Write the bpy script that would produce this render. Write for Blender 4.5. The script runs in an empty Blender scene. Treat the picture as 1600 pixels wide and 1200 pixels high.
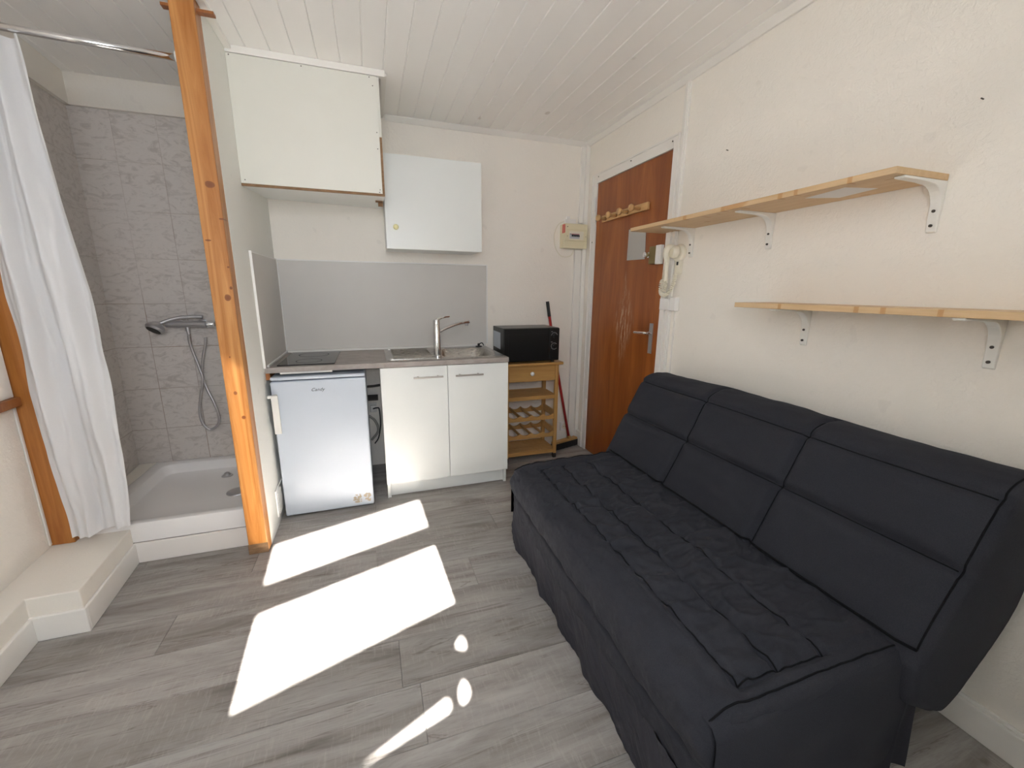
import bpy, bmesh, math, random
from mathutils import Vector, Matrix, noise
random.seed(7)
S = bpy.context.scene
COL = S.collection

# ------------------------------------------------------------------ camera, light, exposure
yaw, pit, rol, H = 0.3277602, 0.2227697, 0.0086888, 1.33
fw = Vector((math.sin(yaw)*math.cos(pit), math.cos(yaw)*math.cos(pit), -math.sin(pit)))
rt = Vector((math.cos(yaw), -math.sin(yaw), 0)); up = rt.cross(fw)
r2 = rt*math.cos(rol) + up*math.sin(rol); u2 = -rt*math.sin(rol) + up*math.cos(rol)
cd = bpy.data.cameras.new('camera'); cam = bpy.data.objects.new('camera', cd); COL.objects.link(cam)
cd.sensor_width = 36; cd.lens = 644.81/1600*36; cd.clip_start = .02
M = Matrix(((r2.x, u2.x, -fw.x, 0), (r2.y, u2.y, -fw.y, 0), (r2.z, u2.z, -fw.z, H), (0, 0, 0, 1)))
cam.matrix_world = M
S.camera = cam

SUN_DIR = Vector((-.052, 1, -.72)).normalized()
SUN_STRENGTH, SKY_STRENGTH, EXPOSURE = 74.0, 16.0, 0.50
w = bpy.data.worlds.new('sky'); S.world = w; w.use_nodes = True
bg = w.node_tree.nodes['Background']
bg.inputs[0].default_value = (0.88, 0.93, 1.0, 1); bg.inputs[1].default_value = SKY_STRENGTH
sl = bpy.data.lights.new('sun', 'SUN'); sl.energy = SUN_STRENGTH; sl.angle = math.radians(.6); sl.color = (1, .965, .91)
so = bpy.data.objects.new('sun', sl); COL.objects.link(so); so.location = (0, -6, 5)
so.rotation_euler = SUN_DIR.to_track_quat('-Z', 'Y').to_euler()
S.view_settings.view_transform = 'Standard'; S.view_settings.look = 'None'
S.view_settings.gamma = 1; S.view_settings.use_curve_mapping = False
S.view_settings.exposure = EXPOSURE
S.cycles.max_bounces = 16; S.cycles.diffuse_bounces = 10; S.cycles.glossy_bounces = 6
S.cycles.sample_clamp_indirect = 12; S.cycles.use_denoising = True
S.cycles.caustics_reflective = False; S.cycles.caustics_refractive = False

# ------------------------------------------------------------------ room measures (metres)
XR, YB, ZC = 1.69, 3.17, 2.45          # right wall, back wall, ceiling
XP = -.575                             # kitchen side of the partition
YF = 2.571                             # kitchen front line
def xl(y): return -1.395 - .07*(y - 1.6)   # the left wall runs slightly askew
WK = .335                              # the window wall is skewed too

# ------------------------------------------------------------------ materials
def newmat(name):
    m = bpy.data.materials.new(name); m.use_nodes = True
    nt = m.node_tree; b = nt.nodes['Principled BSDF']
    return m, nt, b
def nd(nt, t, **k):
    n = nt.nodes.new(t)
    for a, v in k.items():
        if a.startswith('i_'): n.inputs[a[2:].replace('_', ' ')].default_value = v
        else: setattr(n, a, v)
    return n
def ramp(nt, src, stops):
    r = nt.nodes.new('ShaderNodeValToRGB'); e = r.color_ramp.elements
    while len(e) < len(stops): e.new(.5)
    for q, (p, c) in zip(e, stops): q.position = p; q.color = (*c, 1)
    nt.links.new(src, r.inputs[0]); return r.outputs[0]
def mixc(nt, fac, a, b, blend='MIX'):
    m = nt.nodes.new('ShaderNodeMix'); m.data_type = 'RGBA'; m.blend_type = blend
    for s, v in ((m.inputs[0], fac), (m.inputs[6], a), (m.inputs[7], b)):
        if isinstance(v, (int, float)): s.default_value = v
        elif isinstance(v, tuple): s.default_value = (*v, 1)
        else: nt.links.new(v, s)
    return m.outputs[2]
def math_(nt, op, a, b=0.0, c=0.0):
    m = nt.nodes.new('ShaderNodeMath'); m.operation = op
    for s, v in zip(m.inputs, (a, b, c)):
        if isinstance(v, (int, float)): s.default_value = v
        else: nt.links.new(v, s)
    return m.outputs[0]
def coords(nt, scale=(1, 1, 1), rot=(0, 0, 0), loc=(0, 0, 0)):
    t = nt.nodes.new('ShaderNodeTexCoord'); m = nt.nodes.new('ShaderNodeMapping')
    m.inputs['Scale'].default_value = scale; m.inputs['Rotation'].default_value = rot; m.inputs['Location'].default_value = loc
    nt.links.new(t.outputs['Object'], m.inputs[0]); return m.outputs[0]
def noise_(nt, vec, scale, detail=4, rough=.5, dist=0):
    n = nt.nodes.new('ShaderNodeTexNoise'); n.inputs['Scale'].default_value = scale; n.inputs['Detail'].default_value = detail
    n.inputs['Roughness'].default_value = rough; n.inputs['Distortion'].default_value = dist
    nt.links.new(vec, n.inputs['Vector']); return n.outputs['Fac']
def bump(nt, b, h, strength=.3, dist=.002):
    n = nt.nodes.new('ShaderNodeBump'); n.inputs['Strength'].default_value = strength; n.inputs['Distance'].default_value = dist
    nt.links.new(h, n.inputs['Height']); nt.links.new(n.outputs[0], b.inputs['Normal'])
def plain(name, col, rough=.5, metal=0, spec=.5, var=.04, bmp=0, bscale=60, coat=0):
    m, nt, b = newmat(name)
    v = coords(nt)
    n = noise_(nt, v, 6, 4)
    c = mixc(nt, n, tuple(x*(1-var) for x in col), tuple(min(1, x*(1+var)) for x in col))
    nt.links.new(c, b.inputs['Base Color'])
    b.inputs['Roughness'].default_value = rough; b.inputs['Metallic'].default_value = metal
    b.inputs['Specular IOR Level'].default_value = spec; b.inputs['Coat Weight'].default_value = coat
    if bmp: bump(nt, b, noise_(nt, v, bscale, 6, .6), bmp, .003)
    return m
def wood(name, light, dark, axis=2, across=14, stretch=.07, rough=.45, spots=(), knots=0, knotcol=(.16, .06, .02), wavy=1.5, contrast=1.0, loc=(0, 0, 0), worn=None):
    m, nt, b = newmat(name)
    sc = [1.0, 1.0, 1.0]; sc[axis] = stretch
    v = coords(nt, tuple(sc), loc=loc)
    n1 = noise_(nt, v, across, 8, .62, wavy)
    n2 = noise_(nt, v, across*7, 3, .6, .3)
    base = ramp(nt, n1, [(.5-.22/contrast, dark), (.5, tuple((a+c)/2 for a, c in zip(light, dark))), (.5+.18/contrast, light)])
    col = mixc(nt, math_(nt, 'MULTIPLY', n2, .35), base, tuple(x*.55 for x in dark), 'MIX')
    if knots:
        ks = [1.0, 1.0, 1.0]; ks[axis] = .42
        kv = coords(nt, tuple(ks), loc=(3.1, 1.7, .4))
        vo = nt.nodes.new('ShaderNodeTexVoronoi'); vo.inputs['Scale'].default_value = knots; nt.links.new(kv, vo.inputs['Vector'])
        kf = ramp(nt, vo.outputs['Distance'], [(.0, (1, 1, 1)), (.075, (.8, .8, .8)), (.10, (0, 0, 0))])
        col = mixc(nt, kf, col, knotcol)
    if spots:
        tc = nt.nodes.new('ShaderNodeTexCoord'); sp = nt.nodes.new('ShaderNodeSeparateXYZ'); nt.links.new(tc.outputs['Object'], sp.inputs[0])
        wob = math_(nt, 'MULTIPLY', math_(nt, 'SUBTRACT', noise_(nt, coords(nt), 40, 2), .5), .9)
        a0, a1 = spots[0]
        for (p, q, rp, rq) in spots[1:]:
            dp = math_(nt, 'DIVIDE', math_(nt, 'SUBTRACT', sp.outputs[a0], p), rp); dq = math_(nt, 'DIVIDE', math_(nt, 'SUBTRACT', sp.outputs[a1], q), rq)
            dd = math_(nt, 'ADD', math_(nt, 'ADD', math_(nt, 'MULTIPLY', dp, dp), math_(nt, 'MULTIPLY', dq, dq)), wob)
            col = mixc(nt, ramp(nt, dd, [(0, (.95, .95, .95)), (.75, (.8, .8, .8)), (1.0, (0, 0, 0))]), col, knotcol)
    if worn:
        z0, y0 = worn
        tc = nt.nodes.new('ShaderNodeTexCoord'); sp = nt.nodes.new('ShaderNodeSeparateXYZ'); nt.links.new(tc.outputs['Object'], sp.inputs[0])
        dz = math_(nt, 'ABSOLUTE', math_(nt, 'SUBTRACT', sp.outputs[2], z0)); dy = math_(nt, 'ABSOLUTE', math_(nt, 'SUBTRACT', sp.outputs[1], y0))
        f = math_(nt, 'SUBTRACT', 1.0, math_(nt, 'ADD', math_(nt, 'MULTIPLY', dz, 2.6), math_(nt, 'MULTIPLY', dy, 7.0)))
        sc2 = noise_(nt, coords(nt, (1, 1, .12)), 55, 6, .75)
        f2 = math_(nt, 'MULTIPLY', math_(nt, 'MAXIMUM', f, 0.0), math_(nt, 'MULTIPLY', math_(nt, 'SUBTRACT', sc2, .50), 14.0))
        cl = nt.nodes.new('ShaderNodeClamp'); nt.links.new(f2, cl.inputs[0])
        col = mixc(nt, math_(nt, 'MULTIPLY', cl.outputs[0], .75), col, (.55, .44, .33))
    nt.links.new(col, b.inputs['Base Color']); b.inputs['Roughness'].default_value = rough
    bump(nt, b, n2, .12, .001)
    return m

def plaster(name, col, bs=.45, scale=70):
    m, nt, b = newmat(name)
    v = coords(nt)
    n = noise_(nt, v, 1.3, 5, .55)
    c = mixc(nt, n, tuple(x*.95 for x in col), col)
    sp = noise_(nt, v, 9, 2, .5)
    c = mixc(nt, ramp(nt, sp, [(.27, (1, 1, 1)), (.30, (0, 0, 0))]), c, tuple(x*.93 for x in col))
    nt.links.new(c, b.inputs['Base Color']); b.inputs['Roughness'].default_value = .8
    h = math_(nt, 'ADD', noise_(nt, v, scale, 6, .65, .6), math_(nt, 'MULTIPLY', noise_(nt, v, scale*.28, 4, .6, 1.2), 1.2))
    bump(nt, b, h, bs, .006)
    return m

def tile_mat(name, ax):
    """marbled grey tiles with thin joints; ax = 0 for a wall along x, 1 for a wall along y"""
    m, nt, b = newmat(name)
    tc = nt.nodes.new('ShaderNodeTexCoord'); sp = nt.nodes.new('ShaderNodeSeparateXYZ'); nt.links.new(tc.outputs['Object'], sp.inputs[0])
    u = math_(nt, 'DIVIDE', math_(nt, 'ADD', sp.outputs[ax], 1.312 if ax == 0 else -3.17), .2125)
    z = math_(nt, 'DIVIDE', math_(nt, 'SUBTRACT', sp.outputs[2], .165), .2665)
    def line(x, wdt):
        f = math_(nt, 'ABSOLUTE', math_(nt, 'SUBTRACT', math_(nt, 'FRACT', math_(nt, 'ADD', x, .5)), .5))
        return ramp(nt, f, [(0, (1, 1, 1)), (wdt*.6, (.9, .9, .9)), (wdt, (0, 0, 0))])
    g = math_(nt, 'MAXIMUM', line(u, .010), line(z, .008))
    fl = nt.nodes.new('ShaderNodeCombineXYZ')
    nt.links.new(math_(nt, 'FLOOR', u), fl.inputs[0]); nt.links.new(math_(nt, 'FLOOR', z), fl.inputs[1])
    wn = nt.nodes.new('ShaderNodeTexWhiteNoise'); nt.links.new(fl.outputs[0], wn.inputs[0])
    off = nt.nodes.new('ShaderNodeVectorMath'); off.operation = 'MULTIPLY_ADD'
    nt.links.new(wn.outputs['Color'], off.inputs[0]); off.inputs[1].default_value = (9, 9, 9)
    rot = nt.nodes.new('ShaderNodeMapping'); rot.inputs['Rotation'].default_value = (.5, .6, .7); rot.inputs['Scale'].default_value = (1, 1, 2.1)
    nt.links.new(tc.outputs['Object'], rot.inputs[0]); nt.links.new(rot.outputs[0], off.inputs[2])
    vein = noise_(nt, off.outputs[0], 10, 8, .70, 1.8)
    c = ramp(nt, vein, [(.36, (.47, .432, .405)), (.45, (.545, .51, .482)), (.50, (.61, .57, .54)), (.57, (.615, .58, .55)), (.70, (.56, .525, .495))])
    gr = noise_(nt, tc.outputs['Object'], 2.2, 3)
    gc = ramp(nt, gr, [(.35, (.36, .32, .29)), (.6, (.25, .17, .11))])
    gn = ramp(nt, math_(nt, 'ADD', math_(nt, 'MULTIPLY', noise_(nt, tc.outputs['Object'], 3.3, 3), .9), math_(nt, 'MULTIPLY', sp.outputs[2], -.17)), [(.12, (.25, .25, .25)), (.38, (.95, .95, .95))])
    c = mixc(nt, math_(nt, 'MULTIPLY', g, gn), c, gc)
    nt.links.new(c, b.inputs['Base Color']); b.inputs['Roughness'].default_value = .32
    h = math_(nt, 'SUBTRACT', math_(nt, 'MULTIPLY', vein, .25), g)
    bump(nt, b, h, .35, .0015)
    return m

def floor_mat():
    m, nt, b = newmat('grey_oak_laminate')
    at = nt.nodes.new('ShaderNodeAttribute'); at.attribute_name = 'plank'
    v0 = nt.nodes.new('ShaderNodeTexCoord').outputs['Object']
    off = nt.nodes.new('ShaderNodeVectorMath'); off.operation = 'MULTIPLY_ADD'
    nt.links.new(at.outputs['Color'], off.inputs[0]); off.inputs[1].default_value = (13, 17, 5); nt.links.new(v0, off.inputs[2])
    mp = nt.nodes.new('ShaderNodeMapping'); mp.inputs['Scale'].default_value = (.13, 1, 1); nt.links.new(off.outputs[0], mp.inputs[0])
    mp2 = nt.nodes.new('ShaderNodeMapping'); mp2.inputs['Scale'].default_value = (1, .14, 1); nt.links.new(off.outputs[0], mp2.inputs[0])
    mp3 = nt.nodes.new('ShaderNodeMapping'); mp3.inputs['Scale'].default_value = (.3, 1, 1); nt.links.new(off.outputs[0], mp3.inputs[0])
    n1 = noise_(nt, mp.outputs[0], 10, 8, .62, 1.0)
    n2 = noise_(nt, mp.outputs[0], 90, 4, .7, .4)
    n3 = noise_(nt, mp2.outputs[0], 110, 3, .7)
    n4 = noise_(nt, mp3.outputs[0], 5, 5, .6, .8)
    c = ramp(nt, n1, [(.30, (.165, .148, .133)), (.42, (.26, .24, .224)), (.55, (.345, .326, .31)), (.70, (.43, .412, .395))])
    c = mixc(nt, ramp(nt, n2, [(.50, (0, 0, 0)), (.75, (.38, .38, .38))]), c, (.16, .14, .125))
    c = mixc(nt, ramp(nt, n4, [(.45, (0, 0, 0)), (.70, (.6, .6, .6))]), c, (.40, .37, .345))
    mp4 = nt.nodes.new('ShaderNodeMapping'); mp4.inputs['Scale'].default_value = (.045, 1, 1); nt.links.new(off.outputs[0], mp4.inputs[0])
    n5 = noise_(nt, mp4.outputs[0], 13, 5, .55, 1.6)
    c = mixc(nt, ramp(nt, n5, [(.490, (0, 0, 0)), (.499, (.5, .5, .5)), (.502, (.5, .5, .5)), (.510, (0, 0, 0))]), c, (.11, .085, .068))
    saw = math_(nt, 'MULTIPLY', ramp(nt, n3, [(.52, (0, 0, 0)), (.66, (1, 1, 1))]), ramp(nt, n4, [(.42, (0, 0, 0)), (.55, (.35, .35, .35))]))
    c = mixc(nt, saw, c, (.46, .43, .40))
    vo = nt.nodes.new('ShaderNodeTexVoronoi'); vo.inputs['Scale'].default_value = 2.3
    mk = nt.nodes.new('ShaderNodeMapping'); mk.inputs['Scale'].default_value = (.55, 1, 1); nt.links.new(off.outputs[0], mk.inputs[0])
    nt.links.new(mk.outputs[0], vo.inputs['Vector'])
    c = mixc(nt, ramp(nt, vo.outputs['Distance'], [(0, (.85, .85, .85)), (.022, (.6, .6, .6)), (.04, (0, 0, 0))]), c, (.085, .06, .045))
    sp = nt.nodes.new('ShaderNodeSeparateColor'); nt.links.new(at.outputs['Color'], sp.inputs[0])
    br = math_(nt, 'ADD', math_(nt, 'MULTIPLY', sp.outputs[2], .16), .90)
    hs = nt.nodes.new('ShaderNodeHueSaturation'); nt.links.new(br, hs.inputs['Value']); nt.links.new(c, hs.inputs['Color'])
    nt.links.new(hs.outputs[0], b.inputs['Base Color'])
    b.inputs['Roughness'].default_value = .52; b.inputs['Specular IOR Level'].default_value = .35
    bump(nt, b, math_(nt, 'ADD', n2, n1), .18, .0015)
    return m

def fabric_mat(name, c0, c1):
    m, nt, b = newmat(name)
    v = coords(nt)
    n = noise_(nt, v, 420, 3, .7); n2 = noise_(nt, v, 5, 4)
    c = mixc(nt, n, c0, c1); c = mixc(nt, math_(nt, 'MULTIPLY', n2, .35), c, tuple(x*.7 for x in c0))
    nt.links.new(c, b.inputs['Base Color']); b.inputs['Roughness'].default_value = .95
    b.inputs['Specular IOR Level'].default_value = .15
    b.inputs['Sheen Weight'].default_value = .06; b.inputs['Sheen Roughness'].default_value = .5
    b.inputs['Sheen Tint'].default_value = (.35, .35, .42, 1)
    bump(nt, b, n, .35, .0012)
    return m

def stone_mat():
    m, nt, b = newmat('grey_brown_laminate')
    v = coords(nt, (.6, 1, 1))
    n = noise_(nt, v, 9, 8, .7, 1.5); n2 = noise_(nt, v, 120, 3, .6)
    c = ramp(nt, n, [(.3, (.23, .195, .175)), (.5, (.33, .295, .275)), (.7, (.42, .385, .365))])
    c = mixc(nt, math_(nt, 'MULTIPLY', n2, .3), c, (.2, .17, .15))
    nt.links.new(c, b.inputs['Base Color']); b.inputs['Roughness'].default_value = .42
    return m

def brushed(name, col, rough=.3):
    m, nt, b = newmat(name)
    v = coords(nt, (1, 12, 12)); n = noise_(nt, v, 40, 4, .6)
    nt.links.new(mixc(nt, n, tuple(x*.8 for x in col), col), b.inputs['Base Color'])
    b.inputs['Metallic'].default_value = 1
    nt.links.new(math_(nt, 'MULTIPLY_ADD', n, .15, rough-.07), b.inputs['Roughness'])
    return m

def curtain_mat():
    m, nt, b = newmat('white_vinyl_curtain')
    v = coords(nt); n = noise_(nt, v, 240, 2, .6)
    col = mixc(nt, n, (.82, .82, .83), (.88, .88, .885))
    nt.links.new(col, b.inputs['Base Color']); b.inputs['Roughness'].default_value = .45
    bump(nt, b, n, .1, .001)
    tr = nt.nodes.new('ShaderNodeBsdfTranslucent'); tr.inputs[0].default_value = (.80, .80, .82, 1)
    mx = nt.nodes.new('ShaderNodeMixShader'); mx.inputs[0].default_value = .35
    nt.links.new(b.outputs[0], mx.inputs[1]); nt.links.new(tr.outputs[0], mx.inputs[2])
    nt.links.new(mx.outputs[0], nt.nodes['Material Output'].inputs[0])
    return m

def ceiling_mat():
    m, nt, b = newmat('white_painted_boards')
    v = coords(nt, (1, .16, 1))
    n = noise_(nt, v, 30, 5, .6)
    c = mixc(nt, n, (.88, .87, .85), (.90, .89, .87))
    vo = nt.nodes.new('ShaderNodeTexVoronoi'); vo.inputs['Scale'].default_value = 3.6; nt.links.new(coords(nt, (1, .62, 1)), vo.inputs['Vector'])
    c = mixc(nt, ramp(nt, vo.outputs['Distance'], [(0, (.22, .22, .22)), (.05, (.5, .5, .5)), (.075, (.0, .0, .0))]), c, (.50, .44, .38))
    nt.links.new(c, b.inputs['Base Color']); b.inputs['Roughness'].default_value = .55
    bump(nt, b, n, .15, .001)
    return m

MT = dict(
    wall=plaster('white_rough_plaster', (.89, .85, .785)),
    wall_smooth=plaster('white_smooth_paint', (.83, .83, .785), .12, 110),
    ledge=plaster('white_painted_ledge', (.80, .765, .70), .25, 120),
    trim=plain('white_gloss_paint', (.82, .80, .76), .38, bmp=.08, bscale=25),
    tile_x=tile_mat('marbled_tiles_back', 0), tile_y=tile_mat('marbled_tiles_side', 1),
    floor=floor_mat(), ceiling=ceiling_mat(),
    pine=wood('orange_varnished_pine', (.62, .30, .095), (.40, .145, .030), 2, 24, .04, .32, ((0, 2), (.027, -.021, .006, .008), (.012, 1.756, .020, .014), (-.024, 1.53, .012, .004), (.036, 1.62, .010, .004), (.020, 1.288, .013, .016), (.037, 1.33, .006, .008), (-.004, .85, .008, .010), (.016, .729, .009, .010), (-.006, 1.02, .004, .005), (.037, 1.42, .005, .004)), 0, (.17, .05, .015), 1.0, contrast=1.5, loc=(.3, .1, .0)),
    pine_old=wood('darkened_varnished_pine', (.50, .205, .048), (.34, .115, .022), 2, 34, .05, .34),
    pine_dark=wood('brown_varnished_wood', (.36, .13, .035), (.22, .07, .016), 2, 20, .06, .35),
    pine_pale_y=wood('pale_pine_board', (.74, .55, .34), (.62, .41, .21), 1, 16, .06, .5, ((1, 0), (.223, -.242, .013, .030), (.228, -.10, .02, .012), (-.008, -.242, .012, .035), (-.272, -.242, .010, .03), (-.333, -.242, .008, .035), (-.51, -.242, .008, .03), (-.35, -.196, .028, .004), (-.585, -.18, .018, .005), (-.42, -.02, .02, .008), (.122, -.205, .005, .03), (.395, -.205, .007, .02), (.129, -.205, .004, .03), (-.088, -.205, .007, .03), (.05, -.205, .008, .012)), 3.0, (.50, .28, .12), 1.5),
    beech=wood('honey_beech', (.60, .36, .13), (.46, .25, .075), 0, 18, .09, .38),
    beech_v=wood('honey_beech_upright', (.60, .36, .13), (.46, .25, .075), 2, 18, .09, .38),
    peg=wood('pale_turned_wood', (.68, .44, .21), (.55, .31, .12), 1, 22, .1, .42),
    door=wood('reddish_mahogany_veneer', (.42, .135, .030), (.20, .050, .010), 2, 7, .11, .30, wavy=1.6, contrast=.9, worn=(1.12, -.03)),
    raw=wood('raw_chipboard_edge', (.33, .20, .11), (.20, .11, .05), 0, 60, .3, .8),
    melamine=plain('white_melamine', (.76, .78, .765), .32, var=.015),
    splash=plain('grey_laminate_panel', (.60, .58, .55), .45, var=.03),
    board=plain('off_white_board', (.722, .714, .65), .5, var=.03, bmp=.03, bscale=40),
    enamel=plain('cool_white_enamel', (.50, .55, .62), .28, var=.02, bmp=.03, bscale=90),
    grip=plain('pale_grey_plastic', (.70, .69, .66), .4),
    stone=stone_mat(), steel=brushed('brushed_steel', (.50, .48, .45), .27),
    chrome=plain('chrome', (.78, .78, .79), .12, 1, var=.01),
    dull=plain('dull_chrome', (.50, .49, .50), .36, .75, var=.05),
    nickel=plain('satin_nickel', (.50, .47, .44), .35, 1),
    brass=plain('aged_brass', (.30, .235, .11), .4, .8),
    glass=plain('black_ceramic_glass', (.012, .012, .013), .12, spec=.22),
    black=plain('black_lacquered_metal', (.008, .008, .008), .3, spec=.35),
    dark=plain('black_plastic', (.012, .012, .012), .45),
    void=plain('dark_grey_matt', (.05, .045, .04), .9),  # even dark grey of the spray face, hob rings and pipes
    print=plain('pale_grey_print', (.55, .56, .58), .6),
    label=plain('bluish_paper_label', (.55, .60, .66), .6, var=.12),
    paper=plain('white_paper', (.78, .78, .78), .7),
    red=plain('red_painted_metal', (.36, .015, .015), .35),
    redlabel=plain('red_label', (.60, .06, .05), .5),
    cream=plain('cream_plastic', (.76, .70, .50), .4),
    ivory=plain('ivory_plastic', (.78, .74, .62), .38),
    whiteplastic=plain('white_plastic', (.82, .81, .79), .35),
    bracket=plain('white_enamelled_bracket', (.80, .79, .75), .38),
    acrylic=plain('white_acrylic_tray', (.80, .785, .775), .22, var=.01),
    tray_side=plain('white_painted_panel', (.80, .765, .73), .4),
    mirror=plain('mirror_glass', (.52, .53, .53), .06, 1, var=.0),
    screw=plain('dark_screw', (.10, .09, .08), .4, .8),
    knob=plain('yellowed_knob', (.80, .76, .42), .35),
    residue=plain('brown_glue_residue', (.40, .34, .26), .8, var=.35),
    fabric=fabric_mat('charcoal_quilted_fabric', (.019, .020, .026), (.050, .052, .064)),
    fabric2=fabric_mat('charcoal_skirt_fabric', (.026, .026, .033), (.06, .06, .072)),
    piping_crease=fabric_mat('black_piping_crease', (.004, .004, .005), (.010, .010, .012)),
    curtain=curtain_mat(),
    grey_tube=plain('grey_flexible_pipe', (.30, .29, .27), .5),
)

# ------------------------------------------------------------------ mesh helpers
def NB(): return bmesh.new()
def bx(bm, x0, x1, y0, y1, z0, z1):
    vs = [bm.verts.new((x, y, z)) for z in (z0, z1) for y in (y0, y1) for x in (x0, x1)]
    for f in ((0, 2, 3, 1), (4, 5, 7, 6), (0, 1, 5, 4), (2, 6, 7, 3), (0, 4, 6, 2), (1, 3, 7, 5)):
        bm.faces.new([vs[i] for i in f])
    return vs
def prism(bm, pts, vec):
    """closed polygon extruded by vec"""
    a = [bm.verts.new(p) for p in pts]; v = Vector(vec)
    b = [bm.verts.new(Vector(p)+v) for p in pts]; n = len(a)
    bm.faces.new(a[::-1]); bm.faces.new(b)
    for i in range(n): bm.faces.new((a[i], a[(i+1) % n], b[(i+1) % n], b[i]))
def ring(c, ax, r, n):
    ax = Vector(ax).normalized(); t = Vector((0, 0, 1)) if abs(ax.z) < .9 else Vector((1, 0, 0))
    u = ax.cross(t).normalized(); v = ax.cross(u)
    return [Vector(c)+u*(r*math.cos(2*math.pi*i/n))+v*(r*math.sin(2*math.pi*i/n)) for i in range(n)]
def lathe(bm, p, ax, prof, n=24):
    """prof = [(distance along axis, radius)]"""
    ax = Vector(ax).normalized(); p = Vector(p); prev = None
    for k, (d, r) in enumerate(prof):
        cur = [bm.verts.new(q) for q in ring(p+ax*d, ax, max(r, 1e-4), n)]
        if prev:
            for i in range(n): bm.faces.new((prev[i], prev[(i+1) % n], cur[(i+1) % n], cur[i]))
        else: bm.faces.new(cur[::-1])
        prev = cur
    bm.faces.new(prev)
def cyl(bm, a, b, r, n=20, r2=None):
    a = Vector(a); b = Vector(b); lathe(bm, a, b-a, [(0, r), ((b-a).length, r if r2 is None else r2)], n)
def tube(bm, pts, r, n=10):
    pts = [Vector(p) for p in pts]; prev = None
    u = None
    for i, p in enumerate(pts):
        t = (pts[min(i+1, len(pts)-1)]-pts[max(i-1, 0)]).normalized()
        if u is None:
            h = Vector((0, 0, 1)) if abs(t.z) < .9 else Vector((1, 0, 0)); u = t.cross(h).normalized()
        else: u = (u-t*u.dot(t)).normalized()
        v = t.cross(u); rr = r[i] if isinstance(r, (list, tuple)) else r
        cur = [bm.verts.new(p+u*(rr*math.cos(2*math.pi*k/n))+v*(rr*math.sin(2*math.pi*k/n))) for k in range(n)]
        if prev:
            for k in range(n): bm.faces.new((prev[k], prev[(k+1) % n], cur[(k+1) % n], cur[k]))
        else: bm.faces.new(cur[::-1])
        prev = cur
    bm.faces.new(prev)
def smooth_path(pts, per=8):
    P = [Vector(p) for p in pts]; P = [P[0]*2-P[1]]+P+[P[-1]*2-P[-2]]; out = []
    for i in range(1, len(P)-2):
        for k in range(per):
            t = k/per
            out.append(.5*((2*P[i])+(P[i+1]-P[i-1])*t+(2*P[i-1]-5*P[i]+4*P[i+1]-P[i+2])*t*t+(3*P[i]-P[i-1]-3*P[i+1]+P[i+2])*t**3))
    out.append(P[-2]); return out
def grid(bm, f, nu, nv, close_u=False):
    vs = [[bm.verts.new(f(i/(nu-(0 if close_u else 1)), j/(nv-1))) for j in range(nv)] for i in range(nu)]
    for i in range(nu if close_u else nu-1):
        for j in range(nv-1):
            bm.faces.new((vs[i][j], vs[(i+1) % nu][j], vs[(i+1) % nu][j+1], vs[i][j+1]))
    return vs

ROOTLOC = {}
def finish(o, bevel=0, smooth=False, seg=2, angle=35):
    if bevel:
        m = o.modifiers.new('bevel', 'BEVEL'); m.width = bevel; m.segments = seg; m.limit_method = 'ANGLE'; m.angle_limit = math.radians(40)
    if smooth:
        for p in o.data.polygons: p.use_smooth = True
        if smooth == 'auto':
            bpy.context.view_layer.objects.active = o
            try: o.data.set_sharp_from_angle(angle=math.radians(angle))
            except Exception: pass
def obj(name, bm, mat, parent=None, bevel=0, smooth=False, label=None, seg=2):
    bmesh.ops.recalc_face_normals(bm, faces=bm.faces[:])
    r = parent
    while r is not None and r.parent is not None: r = r.parent
    if r is not None and r.name in ROOTLOC:
        L = ROOTLOC[r.name]
        for v in bm.verts: v.co -= L
    me = bpy.data.meshes.new(name); bm.to_mesh(me); bm.free()
    me.materials.append(MT[mat])
    o = bpy.data.objects.new(name, me); COL.objects.link(o); o.parent = parent
    finish(o, bevel, smooth, seg)
    if label: o['label'] = label
    return o
def thing(name, label, cat, loc, group=None):
    o = bpy.data.objects.new(name, None); o.empty_display_size = .1; COL.objects.link(o)
    o.location = loc; ROOTLOC[o.name] = Vector(loc)
    o['label'] = label; o['category'] = cat
    if group: o['group'] = group
    return o
def tag(o, label, cat, group=None):
    o['label'] = label; o['category'] = cat
    if group: o['group'] = group
    return o
def struct(name, bm, mat, label=None, parent=None, bevel=0, smooth=False):
    o = obj(name, bm, mat, parent, bevel, smooth)
    if parent is None: o['kind'] = 'structure'
    if label: o['label'] = label
    if label and parent is None: o['category'] = name.split('_')[0]
    return o
def copy_tree(o, parent=None):
    c = o.copy(); COL.objects.link(c); c.parent = parent
    for ch in o.children: copy_tree(ch, c)
    return c

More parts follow.
